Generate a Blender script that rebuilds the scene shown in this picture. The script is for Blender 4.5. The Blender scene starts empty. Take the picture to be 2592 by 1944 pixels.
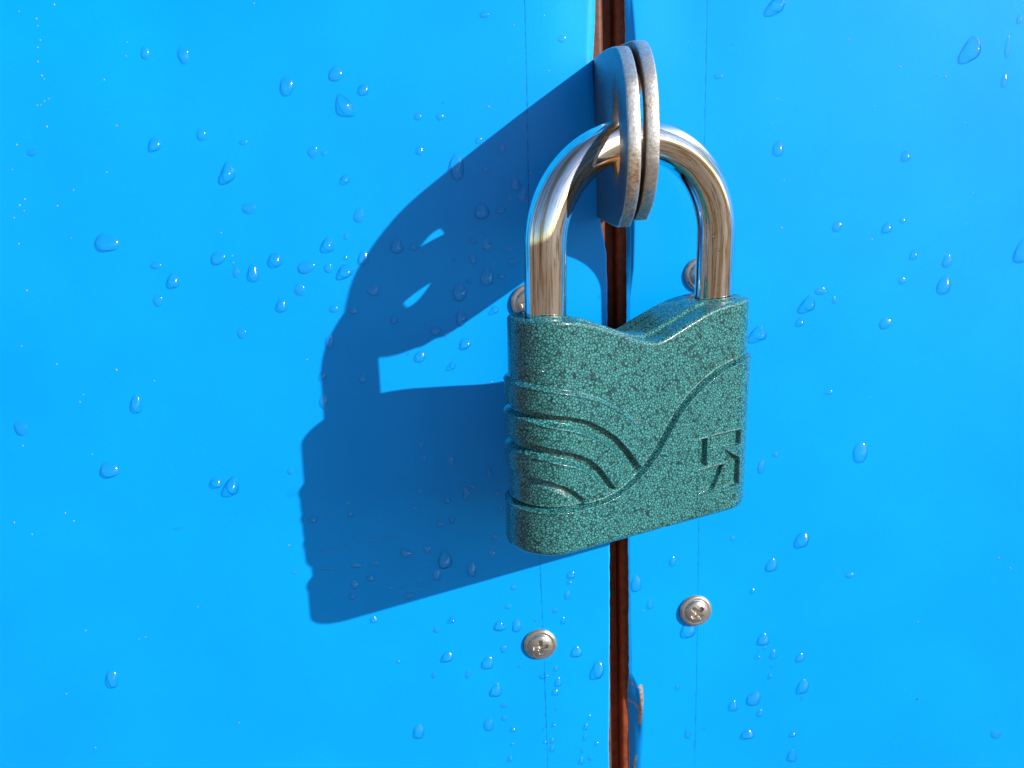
import bpy, math, random
import numpy as np
from mathutils import Matrix, Vector

S = bpy.context.scene
COL = S.collection
MM = 0.001

# ------------------------------------------------------------------ camera
R_CAM = ((0.9990163351, -0.0257571716, -0.0360961256),
         (-0.0408122503, -0.2157377593, -0.9755980624),
         (0.0173413495, 0.9761115650, -0.2165767538))
cam_d = bpy.data.cameras.new('camera')
cam = bpy.data.objects.new('camera', cam_d)
COL.objects.link(cam)
r0, r1, r2 = (Vector(r) for r in R_CAM)
cam.matrix_world = Matrix(((r0[0], -r1[0], -r2[0], 0.0), (r0[1], -r1[1], -r2[1], -0.2424),
                           (r0[2], -r1[2], -r2[2], 0.0), (0, 0, 0, 1)))
cam_d.sensor_width = 36.0
cam_d.lens = 30.0
cam_d.clip_start = 0.01
cam_d.clip_end = 500.0
S.camera = cam

# ------------------------------------------------------------------ sky and sun
SUN_DIR = Vector((1.3122, -1.0, 0.8219)).normalized()
EL = math.asin(SUN_DIR.z)
AZ = math.atan2(SUN_DIR.x, SUN_DIR.y)
world = bpy.data.worlds.new('World')
S.world = world
world.use_nodes = True
wn = world.node_tree.nodes
bg = wn['Background']
sky = wn.new('ShaderNodeTexSky')
sky.sky_type = 'NISHITA'
sky.sun_disc = False
sky.sun_elevation = EL
sky.sun_rotation = AZ
sky.air_density = 1.0
sky.dust_density = 0.7
sky.ozone_density = 2.5
world.node_tree.links.new(sky.outputs['Color'], bg.inputs['Color'])
bg.inputs['Strength'].default_value = 0.108
sun_d = bpy.data.lights.new('sun', 'SUN')
sun_d.energy = 4.8
sun_d.angle = math.radians(0.53)
sun_d.color = (1.0, 0.95, 0.87)
sun = bpy.data.objects.new('sun', sun_d)
COL.objects.link(sun)
sun.rotation_mode = 'QUATERNION'
sun.rotation_quaternion = SUN_DIR.to_track_quat('Z', 'Y')
sun.location = SUN_DIR * 3.0

S.view_settings.view_transform = 'Standard'
S.view_settings.look = 'None'
S.view_settings.gamma = 1.0
S.view_settings.use_curve_mapping = False
S.view_settings.exposure = 0.43
S.cycles.max_bounces = 10
S.cycles.transparent_max_bounces = 12

# ------------------------------------------------------------------ helpers
def tag(o, label=None, cat=None, group=None, kind=None):
    if label: o['label'] = label
    if cat: o['category'] = cat
    if group: o['group'] = group
    if kind: o['kind'] = kind
    return o

def empty(name, loc=(0, 0, 0)):
    o = bpy.data.objects.new(name, None)
    o.empty_display_size = 0.01
    o.location = loc
    COL.objects.link(o)
    return o

def link(name, me, parent=None, offset=None):
    o = bpy.data.objects.new(name, me)
    COL.objects.link(o)
    if parent is not None:
        o.parent = parent
    if offset is not None:
        o.location = offset
    return o

def mesh(name, verts, faces, mats=(), smooth=True, fm=None):
    """verts: (n,3) array in metres; faces: list of index arrays, or an (m,4) array of quads"""
    me = bpy.data.meshes.new(name)
    verts = np.asarray(verts, np.float32)
    if isinstance(faces, np.ndarray):
        m, k = faces.shape
        me.vertices.add(len(verts)); me.vertices.foreach_set('co', verts.ravel())
        me.loops.add(m * k); me.loops.foreach_set('vertex_index', faces.astype(np.int32).ravel())
        me.polygons.add(m)
        me.polygons.foreach_set('loop_start', np.arange(0, m * k, k, dtype=np.int32))
        me.update(calc_edges=True)
        me.validate()
    else:
        me.from_pydata([tuple(v) for v in verts.tolist()], [], faces)
        me.update()
    for m_ in mats:
        me.materials.append(m_)
    me.polygons.foreach_set('use_smooth', np.full(len(me.polygons), smooth, bool))
    if fm is not None:
        me.polygons.foreach_set('material_index', np.asarray(fm, np.int32))
    me.update()
    return me

def grid_faces(nu, nv, wrap_u=False, base=0):
    """quads of a grid indexed [v*nu + u]"""
    u = np.arange(nu if wrap_u else nu - 1); v = np.arange(nv - 1)
    U, V = np.meshgrid(u, v)
    U = U.ravel(); V = V.ravel(); U1 = (U + 1) % nu
    return np.stack([V * nu + U, V * nu + U1, (V + 1) * nu + U1, (V + 1) * nu + U], 1) + base

def sstep(a, b, x):
    t = np.clip((x - a) / (b - a), 0, 1)
    return t * t * (3 - 2 * t)

def polydist(px, pz, pts):
    """distance to a polyline (mm)"""
    d = np.full(np.shape(px), 1e9)
    for (ax, az), (bx, bz) in zip(pts[:-1], pts[1:]):
        vx, vz = bx - ax, bz - az
        L = vx * vx + vz * vz
        t = np.clip(((px - ax) * vx + (pz - az) * vz) / L, 0, 1)
        d = np.minimum(d, np.hypot(px - ax - t * vx, pz - az - t * vz))
    return d

def inpoly(px, pz, pts):
    ins = np.zeros(np.shape(px), bool)
    n = len(pts)
    for i in range(n):
        (ax, az), (bx, bz) = pts[i], pts[(i + 1) % n]
        if az == bz:
            continue
        c = ((az > pz) != (bz > pz)) & (px < (bx - ax) * (pz - az) / (bz - az) + ax)
        ins ^= c
    return ins

# ------------------------------------------------------------------ materials
def new_mat(name):
    m = bpy.data.materials.new(name)
    m.use_nodes = True
    nt = m.node_tree
    return m, nt, nt.nodes, nt.links, nt.nodes['Principled BSDF']

def node(nt, typ, **kw):
    n = nt.nodes.new(typ)
    for k, v in kw.items():
        if k.startswith('i_'):
            n.inputs[k[2:].replace('_', ' ')].default_value = v
        else:
            setattr(n, k, v)
    return n

def mathn(nt, op, a, b=None, c=None, clamp=False):
    n = nt.nodes.new('ShaderNodeMath'); n.operation = op; n.use_clamp = clamp
    for i, v in enumerate((a, b, c)):
        if v is None: continue
        if isinstance(v, (int, float)): n.inputs[i].default_value = v
        else: nt.links.new(v, n.inputs[i])
    return n.outputs[0]

def mixc(nt, fac, a, b):
    n = nt.nodes.new('ShaderNodeMix'); n.data_type = 'RGBA'
    for s, v in ((n.inputs[0], fac), (n.inputs[6], a), (n.inputs[7], b)):
        if isinstance(v, (int, float)): s.default_value = v
        elif isinstance(v, tuple): s.default_value = v if len(v) == 4 else (*v, 1)
        else: nt.links.new(v, s)
    return n.outputs[2]

def ramp(nt, fac, p0, p1, c0=(0, 0, 0, 1), c1=(1, 1, 1, 1)):
    n = nt.nodes.new('ShaderNodeMapRange')
    n.inputs[1].default_value = p0; n.inputs[2].default_value = p1
    n.interpolation_type = 'SMOOTHSTEP'
    nt.links.new(fac, n.inputs[0])
    return n.outputs[0]

def coords(nt, scale=(1, 1, 1)):
    t = nt.nodes.new('ShaderNodeTexCoord')
    mp = nt.nodes.new('ShaderNodeMapping'); mp.inputs['Scale'].default_value = scale
    nt.links.new(t.outputs['Object'], mp.inputs[0])
    return mp.outputs[0]

def noise(nt, vec, scale, detail=2.0, rough=0.5):
    n = nt.nodes.new('ShaderNodeTexNoise')
    n.inputs['Scale'].default_value = scale; n.inputs['Detail'].default_value = detail
    n.inputs['Roughness'].default_value = rough
    nt.links.new(vec, n.inputs['Vector'])
    return n.outputs[0]

def bump(nt, height, strength, dist, normal=None):
    b = nt.nodes.new('ShaderNodeBump')
    b.inputs['Strength'].default_value = strength; b.inputs['Distance'].default_value = dist
    nt.links.new(height, b.inputs['Height'])
    if normal is not None: nt.links.new(normal, b.inputs['Normal'])
    return b.outputs[0]

def paint_material(name, seam_x, tilt, wob, seam_k):
    m, nt, N, L, P = new_mat(name)
    c = coords(nt)
    sep = N.new('ShaderNodeSeparateXYZ'); L.new(c, sep.inputs[0])
    # slight tonal mottling of the coat and fine grain
    n1 = noise(nt, c, 28.0, 4.0, 0.55)
    n2 = noise(nt, c, 2600.0, 2.0, 0.6)
    base = mixc(nt, ramp(nt, n1, 0.3, 0.7), PAINT_A, PAINT_B)
    base = mixc(nt, mathn(nt, 'MULTIPLY', ramp(nt, n2, 0.35, 0.75), 0.30), base, PAINT_C)
    # faint vertical roller streaks near the gap
    st = noise(nt, coords(nt, (1500, 1, 38)), 1.0, 3.0, 0.65)
    stm = mathn(nt, 'MULTIPLY', ramp(nt, st, 0.58, 0.74), ramp(nt, sep.outputs[2], 0.012, 0.04))
    dx = mathn(nt, 'ABSOLUTE', mathn(nt, 'SUBTRACT', sep.outputs[0], 0.022))
    stm = mathn(nt, 'MULTIPLY', stm, ramp(nt, dx, 0.016, 0.006))
    base = mixc(nt, mathn(nt, 'MULTIPLY', stm, 0.5), base, PAINT_D)
    # thin scribed guide line through the screws
    wv = N.new('ShaderNodeMath'); wv.operation = 'SINE'
    L.new(mathn(nt, 'MULTIPLY', sep.outputs[2], 26.0), wv.inputs[0])
    sx = mathn(nt, 'SUBTRACT', sep.outputs[0], mathn(nt, 'MULTIPLY_ADD', wv.outputs[0], wob, seam_x))
    sx = mathn(nt, 'ABSOLUTE', mathn(nt, 'MULTIPLY_ADD', sep.outputs[2], tilt, sx))
    ln = ramp(nt, sx, 0.00034, 0.00005)
    br = noise(nt, coords(nt, (300, 300, 300)), 1.0, 4.0, 0.7)
    lnb = mathn(nt, 'MULTIPLY', ln, mathn(nt, 'MULTIPLY_ADD', ramp(nt, br, 0.32, 0.62), 0.75, 0.12))
    lnb = mathn(nt, 'MULTIPLY', lnb, seam_k)
    base = mixc(nt, lnb, base, (0.0, 0.035, 0.10, 1))
    # worn edges: bare primer and rust, carried as a vertex attribute with its own shape
    at = N.new('ShaderNodeAttribute'); at.attribute_name = 'wear_shade'
    wn_ = noise(nt, c, 1800.0, 5.0, 0.7)
    wr = ramp(nt, mathn(nt, 'ADD', at.outputs['Fac'], mathn(nt, 'MULTIPLY', mathn(nt, 'SUBTRACT', wn_, 0.5), 0.9)), 0.42, 0.6)
    wcol = mixc(nt, ramp(nt, noise(nt, c, 900.0, 4.0, 0.7), 0.4, 0.62), (0.46, 0.38, 0.30, 1), (0.33, 0.19, 0.11, 1))
    base = mixc(nt, wr, base, wcol)
    L.new(base, P.inputs['Base Color'])
    L.new(mathn(nt, 'MULTIPLY_ADD', wr, 0.4, mathn(nt, 'MULTIPLY_ADD', n1, 0.10, 0.27)), P.inputs['Roughness'])
    P.inputs['Specular IOR Level'].default_value = 0.22
    hb = mathn(nt, 'ADD', mathn(nt, 'MULTIPLY', noise(nt, c, 900.0, 2.0, 0.5), 0.5), mathn(nt, 'MULTIPLY', n2, 0.25))
    hb = mathn(nt, 'SUBTRACT', hb, mathn(nt, 'MULTIPLY', ln, 1.2))
    L.new(bump(nt, hb, 0.10, 0.0003), P.inputs['Normal'])
    return m

PAINT_A = (0.0, 0.318, 0.90, 1)
PAINT_B = (0.0, 0.342, 0.95, 1)
PAINT_C = (0.0, 0.262, 0.72, 1)
PAINT_D = (0.0, 0.21, 0.6, 1)

M_PAINT_L = paint_material('blue paint left', 0.0109, 0.0, 0.0004, 0.55)
M_PAINT_R = paint_material('blue paint right', 0.0611, 0.0, 0.0002, 0.40)

def simple(name, col, rough=0.5, metal=0.0, var=0.25, nscale=600.0, bstr=0.15, bdist=0.0003, col2=None, lo=0.4, hi=0.65):
    m, nt, N, L, P = new_mat(name)
    c = coords(nt)
    n = noise(nt, c, nscale, 5.0, 0.65)
    c2 = col2 or tuple(v * (1 - var) for v in col[:3])
    L.new(mixc(nt, ramp(nt, n, lo, hi), (*col[:3], 1), (*c2[:3], 1)), P.inputs['Base Color'])
    P.inputs['Roughness'].default_value = rough
    P.inputs['Metallic'].default_value = metal
    L.new(bump(nt, n, bstr, bdist), P.inputs['Normal'])
    return m

M_PRIMER = simple('red oxide primer', (0.13, 0.032, 0.012), 0.55, 0.0, 0.4, 350.0, 0.3, 0.0004)
M_PRIMER_LIFT = simple('red oxide primer lightened for gap shade', (0.30, 0.062, 0.02), 0.55, 0.0, 0.4, 350.0, 0.3, 0.0004)  # same primer, colour lightened to offset the deep shade in the gap
M_CUT = simple('cut sheet edge', (0.50, 0.55, 0.56), 0.6, 0.2, 0.0, 1500.0, 0.5, 0.0003, (0.30, 0.16, 0.09), 0.48, 0.66)
M_GROUND = simple('sandy ground', (0.20, 0.135, 0.08), 0.95, 0.0, 0.3, 3.0, 0.3, 0.02)

def lug_material():
    m, nt, N, L, P = new_mat('zinc plated steel with rust')
    c = coords(nt)
    n1 = noise(nt, c, 260.0, 5.0, 0.65)
    n2 = noise(nt, c, 1300.0, 4.0, 0.7)
    sep = N.new('ShaderNodeSeparateXYZ'); L.new(c, sep.inputs[0])
    ct = N.new('ShaderNodeAttribute'); ct.attribute_name = 'cut'
    base = mixc(nt, ramp(nt, n2, 0.35, 0.7), mixc(nt, ct.outputs['Fac'], (0.19, 0.20, 0.215, 1), (0.66, 0.63, 0.59, 1)), mixc(nt, ct.outputs['Fac'], (0.12, 0.13, 0.14, 1), (0.42, 0.40, 0.38, 1)))  # reflections put into the colour: faces dimmed, edges lightened as highlights
    at = N.new('ShaderNodeAttribute'); at.attribute_name = 'wear_shade'
    rs = mathn(nt, 'ADD', mathn(nt, 'MULTIPLY', at.outputs['Fac'], 0.55), mathn(nt, 'MULTIPLY', n1, 0.75))
    rs = ramp(nt, mathn(nt, 'ADD', rs, mathn(nt, 'MULTIPLY', mathn(nt, 'SUBTRACT', n2, 0.5), 0.5)), 0.60, 0.95)
    rust = mixc(nt, ramp(nt, n2, 0.4, 0.6), (0.30, 0.115, 0.035, 1), (0.16, 0.108, 0.035, 1))
    L.new(mixc(nt, rs, base, rust), P.inputs['Base Color'])
    L.new(mathn(nt, 'SUBTRACT', 0.85, mathn(nt, 'MULTIPLY', rs, 0.75)), P.inputs['Metallic'])
    L.new(mathn(nt, 'MULTIPLY_ADD', rs, 0.25, mathn(nt, 'MULTIPLY_ADD', n2, 0.2, 0.30)), P.inputs['Roughness'])
    L.new(bump(nt, mathn(nt, 'ADD', n1, mathn(nt, 'MULTIPLY', n2, 0.6)), 0.35, 0.0005), P.inputs['Normal'])
    return m
M_LUG = lug_material()

def chrome_material():
    m, nt, N, L, P = new_mat('worn chrome with painted reflections')
    c = coords(nt)
    at = N.new('ShaderNodeAttribute'); at.attribute_name = 'bar'
    mp = N.new('ShaderNodeMapping'); mp.inputs['Scale'].default_value = (1.25, 1.25, 0.045); L.new(at.outputs['Vector'], mp.inputs[0])
    lng = noise(nt, mp.outputs[0], 1.0, 5.0, 0.62)
    mp2 = N.new('ShaderNodeMapping'); mp2.inputs['Scale'].default_value = (4.5, 4.5, 0.12); L.new(at.outputs['Vector'], mp2.inputs[0])
    fine = noise(nt, mp2.outputs[0], 1.0, 4.0, 0.65)
    sp = noise(nt, c, 1500.0, 3.0, 0.7)
    big = noise(nt, coords(nt, (220, 220, 60)), 1.0, 3.0, 0.6)
    base = mixc(nt, ramp(nt, lng, 0.48, 0.62), (0.92, 0.91, 0.88, 1), (0.60, 0.45, 0.27, 1))  # brown and dark streaks stand in for reflected stripes, beside real stain
    base = mixc(nt, mathn(nt, 'MULTIPLY', ramp(nt, fine, 0.57, 0.64), 0.8), base, (0.10, 0.065, 0.035, 1))
    base = mixc(nt, mathn(nt, 'MULTIPLY', ramp(nt, sp, 0.66, 0.72), 0.7), base, (0.16, 0.11, 0.07, 1))
    L.new(base, P.inputs['Base Color'])
    P.inputs['Metallic'].default_value = 1.0
    L.new(mathn(nt, 'MULTIPLY_ADD', ramp(nt, big, 0.45, 0.75), 0.09, 0.03), P.inputs['Roughness'])
    L.new(bump(nt, mathn(nt, 'ADD', mathn(nt, 'MULTIPLY_ADD', fine, 0.5, lng), mathn(nt, 'MULTIPLY', sp, 0.3)), 0.03, 0.0004), P.inputs['Normal'])
    return m
M_CHROME = chrome_material()

def screw_material():
    m, nt, N, L, P = new_mat('dirty zinc screw')
    c = coords(nt)
    n1 = noise(nt, c, 700.0, 5.0, 0.7)
    base = mixc(nt, ramp(nt, n1, 0.38, 0.66), (0.60, 0.59, 0.565, 1), (0.30, 0.24, 0.18, 1))
    L.new(base, P.inputs['Base Color'])
    L.new(mathn(nt, 'SUBTRACT', 0.95, mathn(nt, 'MULTIPLY', ramp(nt, n1, 0.45, 0.7), 0.6)), P.inputs['Metallic'])
    L.new(mathn(nt, 'MULTIPLY_ADD', n1, 0.3, 0.22), P.inputs['Roughness'])
    L.new(bump(nt, n1, 0.25, 0.0004), P.inputs['Normal'])
    return m
M_SCREW = screw_material()

def hammered_material():
    m, nt, N, L, P = new_mat('hammered teal enamel')
    c0 = coords(nt)
    # warp so the cells are irregular
    wn2 = N.new('ShaderNodeTexNoise'); wn2.inputs['Scale'].default_value = 500.0; wn2.inputs['Detail'].default_value = 2.0
    L.new(c0, wn2.inputs['Vector'])
    ad = N.new('ShaderNodeVectorMath'); ad.operation = 'MULTIPLY_ADD'
    L.new(wn2.outputs['Color'], ad.inputs[0]); ad.inputs[1].default_value = (0.0009,) * 3; L.new(c0, ad.inputs[2])
    c = ad.outputs[0]
    v = N.new('ShaderNodeTexVoronoi'); v.feature = 'DISTANCE_TO_EDGE'; v.inputs['Scale'].default_value = 1430.0
    L.new(c, v.inputs['Vector'])
    v2 = N.new('ShaderNodeTexVoronoi'); v2.feature = 'F1'; v2.inputs['Scale'].default_value = 1430.0
    L.new(c, v2.inputs['Vector'])
    wid = noise(nt, c0, 520.0, 3.0, 0.6)
    # round beads of paint, partly run together, with dark gaps between them
    bead = mathn(nt, 'ADD', v2.outputs['Distance'], mathn(nt, 'MULTIPLY', mathn(nt, 'SUBTRACT', wid, 0.5), 0.15))
    cell = mathn(nt, 'MULTIPLY', ramp(nt, bead, 0.98, 0.64), mathn(nt, 'MULTIPLY_ADD', ramp(nt, v.outputs['Distance'], 0.04, 0.24), 0.9, 0.1))
    sepc = N.new('ShaderNodeSeparateColor'); L.new(v2.outputs['Color'], sepc.inputs[0])
    tone = mixc(nt, sepc.outputs[0], TEAL_A, TEAL_B)
    blot = noise(nt, c0, 150.0, 4.0, 0.6)
    edge = mixc(nt, ramp(nt, blot, 0.35, 0.7), (0.002, 0.020, 0.024, 1), (0.005, 0.036, 0.038, 1))
    base = mixc(nt, cell, edge, tone)
    base = mixc(nt, mathn(nt, 'MULTIPLY', ramp(nt, blot, 0.60, 0.72), 0.06), base, (0.02, 0.10, 0.10, 1))
    gr = noise(nt, coords(nt, (260, 260, 260)), 1.0, 4.0, 0.7)
    base = mixc(nt, mathn(nt, 'MULTIPLY', ramp(nt, gr, 0.66, 0.76), 0.35), base, (0.20, 0.17, 0.07, 1))
    L.new(base, P.inputs['Base Color'])
    P.inputs['Metallic'].default_value = 0.0
    P.inputs['Specular IOR Level'].default_value = 0.3
    P.inputs['Roughness'].default_value = 0.34
    P.inputs['Coat Weight'].default_value = 0.7
    P.inputs['Coat Roughness'].default_value = 0.06
    hb = mathn(nt, 'MULTIPLY', cell, 1.0)
    L.new(bump(nt, hb, 0.22, 0.00022), P.inputs['Normal'])
    L.new(bump(nt, hb, 0.05, 0.00022), P.inputs['Coat Normal'])
    return m
TEAL_A = (0.036, 0.204, 0.206, 1)
TEAL_B = (0.054, 0.275, 0.272, 1)
M_TEAL = hammered_material()

def water_material():
    # clear bead: see-through from the front, mirror-like at its rim; a dark rim tint stands in for refraction shade
    m, nt, N, L, P = new_mat('clear water')
    N.remove(P)
    lw = N.new('ShaderNodeLayerWeight'); lw.inputs['Blend'].default_value = 0.5
    f = lw.outputs['Facing']
    tr = N.new('ShaderNodeBsdfTransparent')
    L.new(mixc(nt, mathn(nt, 'POWER', f, 2.45), (0.995, 0.998, 1.0, 1), (0.05, 0.14, 0.24, 1)), tr.inputs['Color'])
    gl = N.new('ShaderNodeBsdfGlossy'); gl.inputs['Roughness'].default_value = 0.13
    mx = N.new('ShaderNodeMixShader')
    L.new(mathn(nt, 'MULTIPLY_ADD', mathn(nt, 'POWER', f, 5.0), 0.7, 0.04), mx.inputs[0])
    L.new(tr.outputs[0], mx.inputs[1]); L.new(gl.outputs[0], mx.inputs[2])
    L.new(mx.outputs[0], N['Material Output'].inputs[0])
    return m
M_WATER = water_material()
M_SAND = simple('pale sand grain', (0.46, 0.43, 0.37), 0.7, 0.0, 0.4, 2500.0, 0.3, 0.0002)
M_FLECK = simple('dark dirt fleck', (0.05, 0.035, 0.05), 0.7, 0.0, 0.4, 2500.0, 0.3, 0.0002)
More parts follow.
